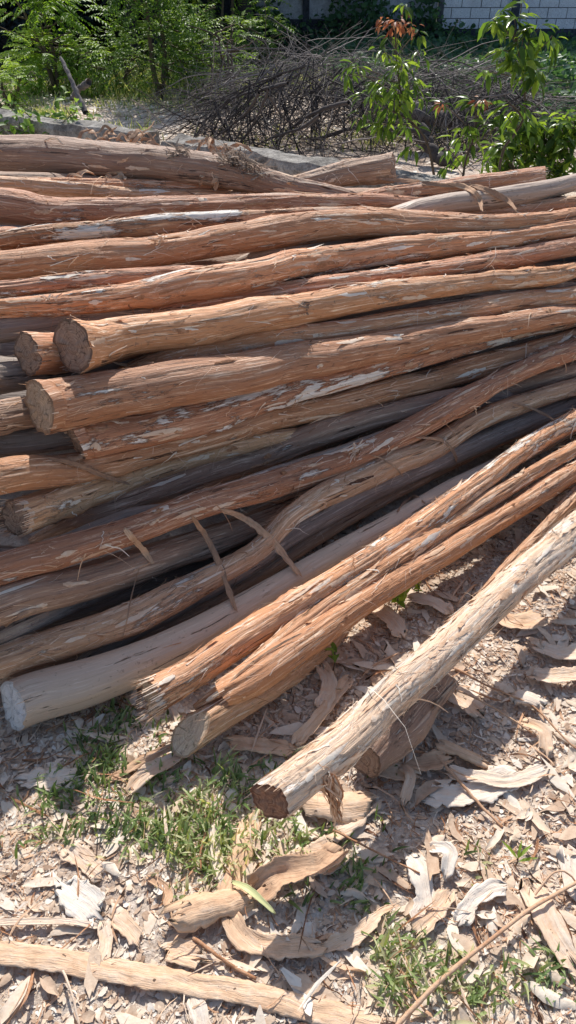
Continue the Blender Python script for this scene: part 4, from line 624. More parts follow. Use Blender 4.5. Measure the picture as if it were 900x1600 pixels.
PIECES = [
 # pts(px,py[,height]), width px, tone, trough, label, extra
 ([(-40, 1478, .014), (60, 1497, .02), (170, 1513, .013), (280, 1537, .012), (390, 1552, .018), (490, 1577, .013), (592, 1598, .010)], 34, .56, -.25, 'long tan bark strip curling across the bottom left corner', dict(jag=.12, edge=.02, thick=.0018)),
 ([(278, 1442, .05), (310, 1430, .05), (345, 1418, .045), (388, 1402, .03)], 66, .50, -1.25, 'curled orange-tan bark trough with pinholes, left of the yellow-green leaf', dict(thick=.0018)),
 ([(400, 1392, .03), (430, 1376, .045), (470, 1370, .05), (500, 1366, .045), (532, 1340, .04)], 46, .42, .9, 'crumpled grey-brown bark sheet just right of the yellow-green leaf', dict(jag=.3, thick=.0018, twist=.8)),
 ([(440, 1358, .018), (480, 1345, .02), (525, 1330, .018)], 50, .62, .3, 'flat orange bark flake partly under the crumpled grey-brown sheet', dict(jag=.3)),
 ([(362, 1440, .02), (385, 1465, .02), (420, 1480, .018), (495, 1478, .015)], 36, .55, .3, 'tan bark ribbon bending right below the yellow-green leaf, half in shadow', dict(jag=.3)),
 ([(500, 1482, .008), (535, 1470, .012), (568, 1452, .018), (590, 1428, .02), (615, 1415, .022)], 24, .60, .4, 'pale curling bark ribbon right of the pole shadow', dict(twist=.7, jag=.4, edge=.3)),
 ([(395, 1275, .015), (378, 1320, .018), (362, 1365, .018), (350, 1400, .015)], 40, .50, -.5, 'stringy tan bark strip leading down from the sawn end of the foreground pole', dict(jag=.2)),
 ([(333, 1292, .02), (338, 1330, .018), (342, 1378, .016)], 17, .82, 0, 'thin pale grey bark sliver standing in the grass', dict(jag=.2)),
 ([(284, 1182, .02), (262, 1192, .02), (230, 1212, .03), (203, 1240, .02)], 30, .62, .3, 'pointed pale bark splinter below the slanting tan cut', dict(edge=.5)),
 ([(290, 1168, .03), (240, 1183, .025), (200, 1205, .015), (160, 1225, .01)], 16, .36, .3, 'slim brown bark splinter above the pointed pale one', dict(edge=.4)),
 ([(358, 1160, .02), (410, 1164, .02), (455, 1170, .02)], 28, .48, .15, 'flat pinkish-brown bark slab between the split pole end and the foreground pole', dict(jag=.2)),
 ([(28, 1212, .01), (70, 1210, .012), (118, 1208, .012)], 34, .86, .15, 'broad pale grey bark flake near the left edge below the smooth pole', dict(jag=.35)),
 ([(60, 1198, .01), (95, 1225, .012)], 26, .80, .1, 'small pale bark flake overlapping the broad pale grey one', dict(jag=.35)),
 ([(105, 1325, .01), (128, 1345, .012), (158, 1368, .01)], 34, .66, .2, 'light tan bark flake at the left edge of the grass patch', dict(jag=.3)),
 ([(98, 1378, .01), (128, 1400, .014), (155, 1425, .012)], 44, .97, .2, 'brightest white bark flake, above the long tan strip', dict(jag=.35)),
 ([(160, 1440, .012), (166, 1465, .014), (160, 1498, .012)], 24, .70, .3, 'upright light tan bark flake touching the long strip from above', dict(jag=.25)),
 ([(-20, 1440, .014), (50, 1440, .016), (110, 1441, .016), (155, 1446, .012)], 10, .70, .5, 'narrow tan bark lath above the long strip at the left edge', dict(jag=.15)),
 ([(178, 1430, .01), (200, 1448, .012), (215, 1470, .01)], 26, .62, .2, 'tan bark flake between the white flake and the curled trough', dict(jag=.3)),
 ([(262, 1480, .012), (290, 1492, .014), (318, 1500, .012)], 34, .54, .2, 'brown-tan bark flake just above the middle of the long strip', dict(jag=.3)),
 ([(300, 1560, .01), (312, 1590, .01), (320, 1625, .01)], 30, .84, .2, 'pale stringy bark flake cut by the bottom edge left of centre', dict(jag=.25)),
 ([(232, 1370, .01), (262, 1392, .012), (262, 1420, .02)], 14, .38, .6, 'dark brown curled bark shred above the curled trough', dict()),
 ([(470, 1252, .03), (520, 1262, .035), (575, 1252, .03)], 52, .54, -.8, 'curved tan bark plate under the foreground pole', dict(jag=.2, thick=.002)),
 ([(520, 1290, .014), (550, 1275, .016), (580, 1250, .014)], 40, .66, .1, 'pale tan bark plate at the edge of the foreground pole shadow', dict(jag=.25)),
 ([(620, 1180, .02), (660, 1190, .024), (700, 1186, .02)], 34, .42, .5, 'brown curled bark flake right of the dark plank', dict(jag=.3)),
 ([(690, 1165, .03), (725, 1180, .035), (757, 1190, .02)], 26, .50, -1.1, 'small rolled orange-brown bark piece on the pale litter at the right', dict()),
 ([(672, 1235, .014), (720, 1240, .016), (765, 1228, .014), (805, 1215, .012)], 44, .88, .2, 'broad whitish bark slab lying in the sun at the right', dict(jag=.3)),
 ([(700, 1205, .02), (745, 1215, .02), (800, 1222, .02), (850, 1205, .016)], 22, .78, .3, 'long pale bark lath above the broad whitish slab', dict()),
 ([(640, 1340, .014), (655, 1370, .016), (665, 1405, .014), (655, 1445, .012)], 34, .92, .35, 'tall white stringy bark piece right of the grass in the pole shadow', dict(jag=.3)),
 ([(672, 1325, .014), (697, 1340, .03), (695, 1370, .02)], 20, .96, .7, 'hooked white bark flake at the top right of the tall white piece', dict(jag=.3)),
 ([(718, 1440, .012), (745, 1405, .02), (785, 1388, .02)], 28, .93, .4, 'folded white bark piece with a dark crease, left of the long stick', dict(jag=.3)),
 ([(655, 1455, .014), (680, 1430, .016), (700, 1400, .014)], 32, .60, .3, 'light orange bark flake between two white pieces', dict(jag=.35)),
 ([(832, 1388, .014), (850, 1425, .02), (872, 1465, .018), (895, 1500, .014)], 42, .66, .25, 'broad grooved bark lath at the lower right under the long stick', dict(jag=.15)),
 ([(885, 1330, .012), (892, 1360, .014), (905, 1395, .012)], 34, .86, .2, 'pale grooved bark lath touching the right edge', dict(jag=.15)),
 ([(625, 1195, .02), (640, 1215, .03), (632, 1250, .02)], 16, .60, .4, 'small upright bark sliver in the shadow right of the plank', dict()),
 ([(640, 1150, .02), (632, 1185, .03)], 22, .80, .3, 'pale torn flake beside the rusty twigs', dict()),
 ([(560, 1180, .014), (600, 1195, .018), (650, 1210, .014)], 30, .58, .1, 'grooved grey-tan bark slab below the dark plank', dict()),
 ([(565, 940, .02), (600, 965, .03), (628, 1000, .02)], 30, .62, .6, 'curled pale bark flake lying between the orange poles and the foreground pole', dict()),
 ([(640, 935, .02), (675, 945, .03), (705, 958, .02)], 26, .74, .5, 'pale bark flake beside the little green seedling', dict()),
 ([(500, 1040, .02), (515, 1075, .03), (500, 1110, .02)], 26, .66, .5, 'pale crumpled bark flake left of the foreground pole middle', dict()),
 ([(545, 1060, .02), (500, 1120, .025), (462, 1160, .015)], 22, .56, .4, 'tan bark flake along the upper side of the foreground pole', dict()),
 ([(840, 1010, .02), (880, 1020, .03), (920, 1015, .02)], 30, .72, .4, 'layered pale bark sheet at the right edge below the foreground pole', dict()),
 ([(830, 1055, .02), (870, 1060, .03), (915, 1050, .02)], 30, .66, .5, 'layered tan bark sheet just below the pale one at the right edge', dict()),
 ([(770, 960, .02), (810, 975, .02), (850, 965, .02)], 34, .55, .3, 'greyish bark sheet in the shadow of the foreground pole at the right', dict()),
 ([(700, 1080, .02), (730, 1100, .02), (750, 1120, .02)], 34, .62, .3, 'shaded grey bark sheet right of the plank', dict()),
 ([(815, 1130, .02), (845, 1150, .03), (852, 1180, .02)], 24, .62, .7, 'upright tan flake right of the small stone-grey chip', dict()),
 ([(480, 1180, .03), (500, 1200, .12), (505, 1200, .19)], 14, .5, .4, None, None),
]
for i, (pts, w, tone, tr, lab, ex) in enumerate(PIECES):
    if lab is None: continue
    mp = pts[len(pts) // 2]
    sheet('bark_piece', lab, gpath(pts), w / px_m(mp[0], mp[1]), tone * .92 + .02, tr, seed=i, group='peeled bark pieces on the ground', **ex)
# flake of bark hanging from the foreground pole
p0 = Vector(LOGS['fore'][1][:3])
mb = MB(); rs = np.random.default_rng(71)
for q in range(34):
    s_ = np.linspace(0, 1, 9); o_ = rs.normal(0, .010, 2); L_ = rs.uniform(.05, .19)
    P = np.stack([p0.x + .012 + o_[0] * (1 - .5 * s_) + .028 * s_ + .006 * np.sin(s_ * 7 + q), p0.y - .045 - .02 * np.sin(s_ * 1.6) + o_[1] * .4, p0.z + .02 - L_ * s_ ** 1.1], 1)
    ribbon(mb, P, rs.choice([.002, .004, .008, .013], p=[.3, .3, .25, .15]) * (1 - .75 * s_ ** 2) * (1 + .2 * rs.normal(0, 1, 9)), (rs.normal(0, .4), -1, .2), np.clip(rs.normal(.42, .18), 0, 1), across=3, cup=rs.uniform(-.2, .2))
tag(mb.build('bark_strap', M['fibre'], None, origin=p0), 'torn orange bark shreds dangling from the foreground pole near its sawn end', 'bark piece', 'loose bark straps on the poles')
# straps lying over the heap
STR = dict(a='long brown bark strap hanging over the smooth grey pole, left of the forked strap', b='broad grey-brown bark strap slanting down beside the smooth pole', c='short tongue of bark hanging over the thick dull brown pole',
 d='orange bark sliver poking in from the left edge', e='brown bark hoop bent over the bent pole in mid heap', f='flat grey bark strap bent over the curved smooth pole, right one of two',
 g='flat grey bark strap bent over the curved smooth pole, left one of two', h='brown bark strip lying under the flaking pole end', i='thin dark bark hoop round the dark grey pole near the right edge',
 j='small dark bark tie on the smooth grey pole', k='thin pale bark string hanging at the lower left of the heap', l='thin brown bark hoop under the torn knot', m='bright orange bark ribbon under the triangular pole end',
 n='curly bark string on the upper side of the split-ended pole', o='brown bark ribbon along the back of the heap behind the curved pole')
for i, (k, lab) in enumerate(STR.items()):
    w, tone = DRAPE[k + '_w']; P = np.array(DRAPE[k])[::3]; P[:, 1] -= .004; P[:, 2] += .004
    if len(P) < 4: P = np.array(DRAPE[k])[::2]
    sheet('bark_strap', lab, P, w * 1.45, tone * .5 + .08, .35, jag=.28, up=(0, -.75, .66), seed=110 + i, thick=.0012, edge=.35, ncross=5, group='loose bark straps on the poles')
# curled scraps on top of the heap
rs = np.random.default_rng(5)
allp = [(p, i < 15) for i, p in enumerate(SCRAPS)] * 3
for i, (p, back) in enumerate(allp):
    if back and i >= 22 and p[0] < -.75 and i % 2: continue
    a = rs.uniform(0, PI); L_ = rs.uniform(.035, .11); d = Vector((math.cos(a), math.sin(a) * .6, rs.normal(0, .45))).normalized() * L_
    P0 = Vector(p) + Vector((rs.normal(0, .03), .03 + rs.normal(0, .02), rs.uniform(-.035, .005) if back else -.01)); P = [P0 - d * .5, P0 - d * .15 + Vector((rs.normal(0, .008), 0, rs.uniform(0, .02))), P0 + d * .2 + Vector((0, 0, rs.uniform(-.01, .02))), P0 + d * .5]
    sheet('bark_scrap', 'curled dry bark scrap heaped behind the topmost grey-brown pole' if back else 'curled dry bark scrap caught in the gap under the topmost grey-brown pole', P, rs.uniform(.008, .022), rs.uniform(.15, .55), rs.uniform(.2, 1.0), seed=140 + i, up=(0, -.6, .8), twist=rs.uniform(-2.5, 2.5), group='bark scraps behind the topmost pole' if back else 'bark scraps under the topmost pole', ncross=5, jag=.4, edge=.3, thick=.0015)

# knots of torn bark, parts of their poles
def burr(key, idx, f, side, name='knot', n=60, size=.035, tone=.6):
    P = np.array(LOGS[key]); p = P[idx] * (1 - f) + P[idx + 1] * f; d = (P[idx + 1] - P[idx])[:3]; d /= np.linalg.norm(d)
    c = p[:3] + np.array(side) / np.linalg.norm(side) * p[3] * .95; rng = np.random.default_rng(idx + 3); mb = MB()
    for q in range(n):
        a = rng.normal(0, 1, 3); a[:] = a / np.linalg.norm(a); a = a * .4 + np.array(side) * .35 + d * rng.choice([-1, 1]) * 1.3; a /= np.linalg.norm(a)
        s = np.linspace(0, 1, 5)[:, None]; L_ = size * rng.uniform(.4, 1.1); b = rng.normal(0, .35, 3)
        Pp = c + rng.normal(0, size * .28, 3) + a * s * L_ + b * s ** 2 * L_
        ribbon(mb, Pp, rng.uniform(.002, .011) * (1 - .6 * s[:, 0]), np.array(side, float), np.clip(rng.normal(tone, .2), 0, 1), across=2)
    par = [o for o in bpy.data.objects if o.name.startswith('pole') and o.get('label') == dict((k, l) for k, l, _, _ in LOGSPEC)[key]][0]
    mb.build(name, M['fibre_grey'] if tone < .55 else M['fibre'], par)
burr('knotted', 6, .05, (-.1, -.55, .8), size=.034, n=70, tone=.62)
burr('trident', 5, .45, (0, -.9, .4), size=.024, n=70, tone=.5)
burr('twisty', 1, -.15, (0, -.6, .8), size=.018, n=40, tone=.6)
burr('twisty', 4, .0, (0, -.7, .6), size=.014, n=40, tone=.4)
burr('toplog', 1, .9, (0, -.4, .9), size=.05, n=50, tone=.45); burr('toplog', 2, .8, (0, -.3, .9), size=.07, n=110, tone=.5); burr('toplog', 3, .2, (0, -.5, .9), size=.06, n=80, tone=.5)
burr('longorange', 3, .3, (0, -.6, .8), size=.022, n=50, tone=.6)

# ------------------------------------------------------------------ sticks on the ground and the chunk that carries the foreground pole
def stick(name, label, pts, r0, r1, tone=.5, mat='fibre', group=None, cat='stick', k=7, knob=.12):
    C = catmull(np.asarray(pts, float), .012); n = len(C); s = np.linspace(0, 1, n)
    C = C + np.stack([.25 * r0 * vnoise(s * 14 + q, s * 0, s * 0, 5 + q) for q in range(3)], 1)
    mb = MB(); tube(mb, C, (r0 + (r1 - r0) * s) * (1 + knob * vnoise(s * 30, s * 0, s * 0, 9)), k, np.clip(tone + .15 * vnoise(s * 9, s * 0, s * 0, 3), 0, 1).repeat(k))
    o = mb.build(name, M[mat], None, origin=Vector(C[n // 2])); tag(o, label, cat, group); return o
stick('stick', 'long thin stick rising diagonally to the right edge, lower right', gpath([(600, 1625, .02), (680, 1545, .03), (760, 1478, .035), (830, 1425, .035), (900, 1382, .03), (960, 1350, .02)]), .0052, .003, .42)
stick('twig', 'thin brown twig lying on the litter right of the foreground pole shadow', gpath([(682, 1180, .02), (710, 1215, .025), (745, 1250, .02), (785, 1292, .015)]), .0045, .003, .38, cat='twig')
stick('twig', 'long rusty twig curving from the plank towards the right edge', gpath([(640, 1045, .05), (700, 1060, .06), (760, 1085, .05), (830, 1110, .04), (880, 1160, .03), (915, 1185, .02)]), .0035, .002, .32, cat='twig')
stick('twig', 'rusty twig arching just under the long rusty one', gpath([(660, 1080, .04), (720, 1095, .05), (780, 1120, .04), (830, 1150, .03)]), .003, .002, .4, cat='twig')
stick('twig', 'dark twig below the curled trough, running to the long strip', gpath([(303, 1470, .02), (340, 1500, .025), (370, 1515, .02), (400, 1530, .02)]), .004, .003, .25, cat='twig')
stick('twig', 'short dark twig across the lower middle grass', gpath([(520, 1300, .03), (590, 1335, .03), (655, 1368, .02)]), .003, .0015, .25, cat='twig')
stick('twig', 'thin pale twig standing below the long tan strip at the bottom left', gpath([(100, 1520, .02), (115, 1560, .03), (125, 1605, .02)]), .0025, .002, .7, cat='twig')
stick('twig', 'thin curved twig at the right above the diagonal stick', gpath([(835, 1400, .02), (860, 1375, .05), (885, 1372, .04), (905, 1385, .02)]), .0025, .002, .5, cat='twig')
q0 = ground_at(690, 1050, .08); q1 = ground_at(570, 1190, .05)
make_log(None, 'wood_chunk', 'dark grey split chunk of wood propping up the foreground pole', M['brown'], group=None, seed=51, cat='wood chunk',
         pts=[[q1.x, q1.y, .055, .04], [q1.x * .66 + q0.x * .34, q1.y * .66 + q0.y * .34, .075, .055], [q1.x * .33 + q0.x * .67, q1.y * .33 + q0.y * .67, .08, .058], [q0.x, q0.y, .075, .05]], capA=(-.6, -.7, .2), capB=(.6, .6, .4), cap_mat='cut_dark', capB_mat='cut_dark', fibres=140, flakes=20, fib_mat='fibre_grey')
q0 = ground_at(1010, 800, .05)
make_log(None, 'wood_chunk', 'short pole offcut lying under the far end of the foreground pole', M['brown'], group=None, seed=52, cat='wood chunk',
         pts=[[q0.x - .12, q0.y - .25, .05, .045], [q0.x, q0.y, .055, .05], [q0.x + .1, q0.y + .25, .05, .045]], capA=(-.2, -1, .2), cap_mat='cut_dark', fibres=60)
# pale stone-like chip
sheet('bark_piece', 'small thick grey chip sitting in the litter at the right', gpath([(800, 1090, .03), (822, 1098, .035), (845, 1105, .03)]), .035, .8, -.4, seed=200, thick=.02, group='peeled bark pieces on the ground')

# ------------------------------------------------------------------ leaves and grass
def leaves(mb, P, D, Nn, L, Wr, tint, fold=.18, droop=.0):
    P = np.asarray(P, float); D = np.asarray(D, float); Nn = np.asarray(Nn, float); N = len(P)
    D /= np.linalg.norm(D, axis=1)[:, None] + 1e-9; S = np.cross(D, Nn); S /= np.linalg.norm(S, axis=1)[:, None] + 1e-9; U = np.cross(S, D)
    L = np.broadcast_to(L, (N,)); Wd = L * np.broadcast_to(Wr, (N,))
    T = [(0, 0, 0), (.28, -.42, 1), (.3, 0, 0), (.28, .42, 1), (.62, -.40, 1), (.66, 0, 0), (.62, .40, 1), (1, 0, 0)]
    V = np.stack([P + D * (L * a)[:, None] + S * (Wd * b)[:, None] + U * (Wd * fold * c - L * droop * a * a)[:, None] for a, b, c in T], 1)
    F4 = np.array([[1, 2, 5, 4], [2, 3, 6, 5]]); F3 = np.array([[0, 2, 1], [0, 3, 2], [4, 5, 7], [5, 6, 7]])
    o = (np.arange(N) * 8)[:, None, None]
    mb.add(V.reshape(-1, 3), (F4[None] + o).reshape(-1, 4), (F3[None] + o).reshape(-1, 3), tint=np.repeat(np.broadcast_to(tint, (N,)), 8))
def grass_tuft(mb, x, y, n, rng, h=.05, wd=.0042, spread=.03, tone=.5, lean=1.2):
    for q in range(n):
        bx, by = x + rng.normal(0, spread), y + rng.normal(0, spread); a = rng.uniform(0, 2 * PI); L_ = h * rng.uniform(.5, 1.25); ln = rng.uniform(.3, lean)
        s = np.linspace(0, 1, 5); z0 = float(gz(bx, by))
        P = np.stack([bx + math.cos(a) * L_ * ln * s ** 1.3 * .8, by + math.sin(a) * L_ * ln * s ** 1.3 * .8, z0 + .004 + L_ * (s * (1.1 - .35 * ln) - .45 * s * s * ln * rng.uniform(.4, 1)).clip(0)], 1)
        ribbon(mb, P, wd * rng.uniform(.6, 1.3) * np.array([.7, 1, .95, .65, .06]), (math.sin(a) * .3, -math.cos(a) * .3, 1), np.clip(rng.normal(tone, .22) + np.linspace(-.1, .15, 5).repeat(3), 0, 1), across=3, cup=.12)
rg = np.random.default_rng(12); mb = MB()
GR = [(60, 290, 1110, 1310, 120, .36), (200, 480, 1215, 1375, 150, .62), (260, 400, 1290, 1390, 60, .68), (470, 620, 1290, 1450, 44, .30), (540, 700, 1470, 1580, 26, .6), (620, 800, 1480, 1590, 40, .66), (0, 140, 1270, 1340, 18, .5),
      (580, 640, 1150, 1200, 8, .4), (300, 480, 1170, 1260, 36, .45), (130, 260, 1060, 1180, 26, .35), (560, 640, 1430, 1520, 22, .7), (830, 880, 1490, 1570, 12, .4), (720, 780, 1300, 1400, 5, .6), (180, 330, 1280, 1330, 30, .6)]
for x0, x1, y0, y1, n, tn in GR:
    for q in range(int(n * .42)):
        cx, cy = (x0 + x1) / 2, (y0 + y1) / 2
        p = ground_at(cx + (x1 - x0) * .5 * np.clip(rg.normal(0, .5), -1, 1), cy + (y1 - y0) * .5 * np.clip(rg.normal(0, .5), -1, 1))
        grass_tuft(mb, p.x, p.y, int(rg.integers(5, 13)), rg, h=rg.uniform(.024, .058), wd=.0058, spread=.020, tone=tn)
o = mb.build('grass', M['grass']); tag(o, 'short broad-bladed grass growing through the litter before the heap', 'grass', kind='stuff')
def seedling(px, py, label, n=6, L_=.035, h=.05, mat='leaf_bright', z=.0, Wr=.45, red=False):
    p = ground_at(px, py); root = empty('seedling', Vector((p.x, p.y, float(gz(p.x, p.y))))); tag(root, label, 'seedling'); rng = np.random.default_rng(px)
    mb = MB(); b = np.array(root.location); C = [b + np.array([.004 * math.sin(s * 3), 0, h * s]) for s in np.linspace(-.1, 1, 6)]; tube(mb, C, .0018, 5, .6); mb.build('stem', M['stem'], root)
    mb = MB(); a = rng.uniform(0, 6.28, n); D = np.stack([np.cos(a), np.sin(a), rng.uniform(.2, 1, n)], 1)
    leaves(mb, [C[int(rng.integers(3, 6))] for _ in range(n)], D, np.tile([0, 0, 1.0], (n, 1)), L_ * rng.uniform(.7, 1.2, n), Wr, rng.uniform(.5, 1, n), droop=.2); mb.build('foliage', M[mat], root)
seedling(618, 958, 'little bright green seedling growing between the orange poles and the foreground pole', n=9, L_=.05, h=.07, Wr=.6)
seedling(650, 935, 'tiny sprig of small leaves beside the bright green seedling', n=12, L_=.02, h=.06)
seedling(805, 1350, 'single green sprout alone on the bare litter at the right', n=4, L_=.045, h=.03, Wr=.18)
seedling(520, 1050, 'dark spindly seedling left of the foreground pole middle', n=9, L_=.03, h=.09, mat='leaf_mid')
# yellow-green dying leaf
p = gpath([(362, 1383, .03), (385, 1400, .045), (405, 1415, .04), (430, 1432, .03)])
sheet('fallen_leaf', 'yellow-green dying leaf lying on the curled bark in the lower middle', p, 11 / px_m(400, 1410), .72, .4, seed=300, mat='yellowleaf', cat='leaf', edge=.5, jag=.12, thick=.0008, twist=.5)

# ------------------------------------------------------------------ low concrete kerb wall behind the heap
def kerb(name, label, a, b, w, h, seed):
    a, b = Vector(a), Vector(b); d = (b - a); L_ = d.length; d.normalize(); s = Vector((-d.y, d.x, 0)); n = int(L_ / .04); k = [(-.5, 0), (-.5, .5), (-.5, .86), (-.42, 1), (0, 1.0), (.42, 1), (.5, .86), (.5, 0)]
    V = []
    for i in range(n + 1):
        t = i / n
        for u, v in k:
            p = a + d * (L_ * t) + s * (u * w); z = v * h + (0 if v == 0 else 1) * (.022 * float(vnoise(np.array(p.x * 4), np.array(p.y * 4), np.array(v * 2.), seed)) + .012 * float(vnoise(np.array(p.x * 15), np.array(p.y * 15), np.array(u * 4.), seed)))
            off = .018 * float(vnoise(np.array(p.x * 8), np.array(v * 3.), np.array(u * 2.), seed + 3)); e = (1 if i == 0 else -1 if i == n else 0)
            V.append((p + s * off + d * (e * .04 * abs(math.sin(v * 5 + u * 3))) + Vector((0, 0, z - .03)))[:])
    V = np.array(V); m = len(k); Q = grid_q(n + 1, m); Q = [Q]
    caps = np.array([[j for j in range(m)], [n * m + j for j in range(m)][::-1]]); Q.append(caps)
    o = mesh_obj(name, V, Q, M['kerb'], smooth=False, origin=(a + b) / 2); tag(o, label, 'low wall'); return o
kerb('low_wall', 'low weathered concrete wall behind the heap, its left stretch under the leafy creeper', (-3.9, 8.35, 0), (-1.12, 6.72, 0), .24, .32, 4)
kerb('low_wall', 'low weathered concrete wall behind the heap, its right stretch before the brush pile', (-.95, 6.52, 0), (1.9, 4.62, 0), .26, .33, 5)

# ------------------------------------------------------------------ back boundary wall
WY = 16.0
def box(mb, x0, x1, y0, y1, z0, z1, tint=.5):
    V = [(x, y, z) for x in (x0, x1) for y in (y0, y1) for z in (z0, z1)]
    mb.add(V, [[0, 1, 3, 2], [4, 6, 7, 5], [0, 4, 5, 1], [2, 3, 7, 6], [0, 2, 6, 4], [1, 5, 7, 3]], tint=tint)
root = empty('boundary_wall', Vector((4, WY, 0))); tag(root, 'pale grey block and render boundary wall at the back of the yard', 'wall')
zb = at(800, 46, WY).z; xr = at(690, 20, WY).x; bw, bh = .345, .162
mb = MB(); box(mb, xr, 14, WY + .02, WY + .2, zb, 3.2); mb.build('mortar_bed', M['mortar'], root, smooth=False)
mb = MB(); rw = random.Random(3)
for r_ in range(17):
    x = xr + .01 - (bw / 2 if r_ % 2 else 0)
    while x < 13.8:
        x0 = max(x, xr + .01); z0 = zb + .01 + r_ * bh
        if x + bw - x0 > .06: box(mb, x0, x + bw - .014, WY + rw.uniform(-.004, .004), WY + .1, z0, z0 + bh - .013)
        x += bw
mb.build('block_courses', M['block'], root, smooth=False)
mb = MB(); xl = at(400, 20, WY).x; box(mb, xl, xr - .08, WY + .01, WY + .2, at(500, 30, WY).z, 3.2); mb.build('render_panel', M['render'], root, smooth=False)
mb = MB(); box(mb, xl - 9, 14, WY - .012, WY + .25, -.3, zb - .004); box(mb, xl - 9, xr - .09, WY + .0, WY + .22, zb - .01, at(500, 30, WY).z - .003); mb.build('stone_base', M['darkstone'], root, smooth=False)
mb = MB(); box(mb, xl - 9, xl - .003, WY - .02, WY + .2, zb, 3.2); mb.build('shade_painted_panel', M['darkstone'], root, smooth=False)  # wall under the trees; their shade is painted in as a dark colour
for xx, ww in ((at(688, 20, WY).x, .09), (at(804, 20, WY).x, .14), (at(478, 20, WY).x, .12)):
    mb = MB(); box(mb, xx - ww / 2, xx + ww / 2, WY - .06, WY + .05, zb - .1, 3.25); mb.build('pilaster', M['darkstone'] if ww > .1 else M['mortar'], root, smooth=False)

# ivy over the wall foot and the bank
rg = np.random.default_rng(31)
def leaf_cloud(mb, N, sampler, L_, Wr, rng, tint=(.5, .22), up=.6, droop=.15, fold=.18):
    P = sampler(N, rng); N = len(P); D = rng.normal(0, 1, (N, 3)); D[:, 2] = D[:, 2] * .5 - .25; Nn = rng.normal(0, .55, (N, 3)); Nn[:, 2] += up; Nn[:, 1] -= .25
    leaves(mb, P, D, Nn, L_ * np.exp(rng.normal(0, .28, N)), Wr, np.clip(rng.normal(*tint, N), 0, 1), droop=droop, fold=fold)
def bank(N, rng):
    x = rng.uniform(.4, 8.5, N); y = rng.uniform(8.2, 15.9, N); k = (x > .4 + .25 * vnoise(x, y, x * 0, 2) + np.clip(12 - y, 0, 4) * .18); x, y = x[k], y[k]
    far = np.clip((14.5 - y) / 3.5, .3, 1); h = (.22 + .24 * vnoise(x * 1.2, y * .8, x * 0, 3) + .10 * vnoise(x * 4, y * 3, x * 0, 4)).clip(.03) * far
    return np.stack([x, y, gz(x, y) + h * rng.uniform(.2, 1, len(x)) ** .5 + .0], 1)
mb = MB(); leaf_cloud(mb, 38000, bank, .085, .75, rg)
def wallivy(N, rng):
    x = rng.uniform(-4.5, 9.5, N); z = rng.uniform(-.1, 1.2, N); top = zb - .06 + .10 * vnoise(x * .8, x * 0, x * 0, 6) + .08 * vnoise(x * 3, x * 0, x * 0, 7)
    top += 1.2 * np.exp(-((x - at(560, 10, WY).x) / .55) ** 2) + .9 * np.exp(-((x - at(660, 10, WY).x) / .22) ** 2) + .5 * np.exp(-((x - at(420, 10, WY).x) / .5) ** 2)
    k = z < top + rng.normal(0, .08, N); x, z = x[k], z[k]; return np.stack([x, np.full(len(x), WY - .14) - rng.uniform(0, .22, len(x)), z], 1)
leaf_cloud(mb, 16000, wallivy, .085, .75, rg, up=.1)
o = mb.build('ivy', M['leaf_ivy']); tag(o, 'dark green ivy smothering the bank and the foot of the boundary wall', 'ivy', kind='stuff')

# ------------------------------------------------------------------ shrubs, trees and saplings
def branchy(mb, base, top, r0, r1, bend, rng, k=6, tint=.4):
    base, top = np.array(base, float), np.array(top, float); n = 12; s = np.linspace(0, 1, n)[:, None]
    side = rng.normal(0, 1, 3); side[2] = 0; side /= np.linalg.norm(side)
    P = base + (top - base) * s + side * bend * np.sin(s * PI) + rng.normal(0, .012, (n, 3)) * s
    tube(mb, P, (r0 + (r1 - r0) * s[:, 0]), k, tint); return P
def frond(P0, D, L_, pairs, leafL, rng, out, sag=.35):
    D = np.array(D, float); D /= np.linalg.norm(D); side = np.cross(D, [0, 0, 1.0]); side /= np.linalg.norm(side) + 1e-9
    for i in range(pairs):
        t = .2 + .8 * (i + 1) / pairs; p = P0 + D * L_ * t - np.array([0, 0, sag * L_ * t * t])
        for sg in (-1, 1):
            d = side * sg + D * .55 - np.array([0, 0, .3]); out[0].append(p); out[1].append(d); out[2].append([0, 0, 1.0] + rng.normal(0, .25, 3)); out[3].append(leafL * rng.uniform(.75, 1.15) * (1 - .35 * abs(t - .55)))
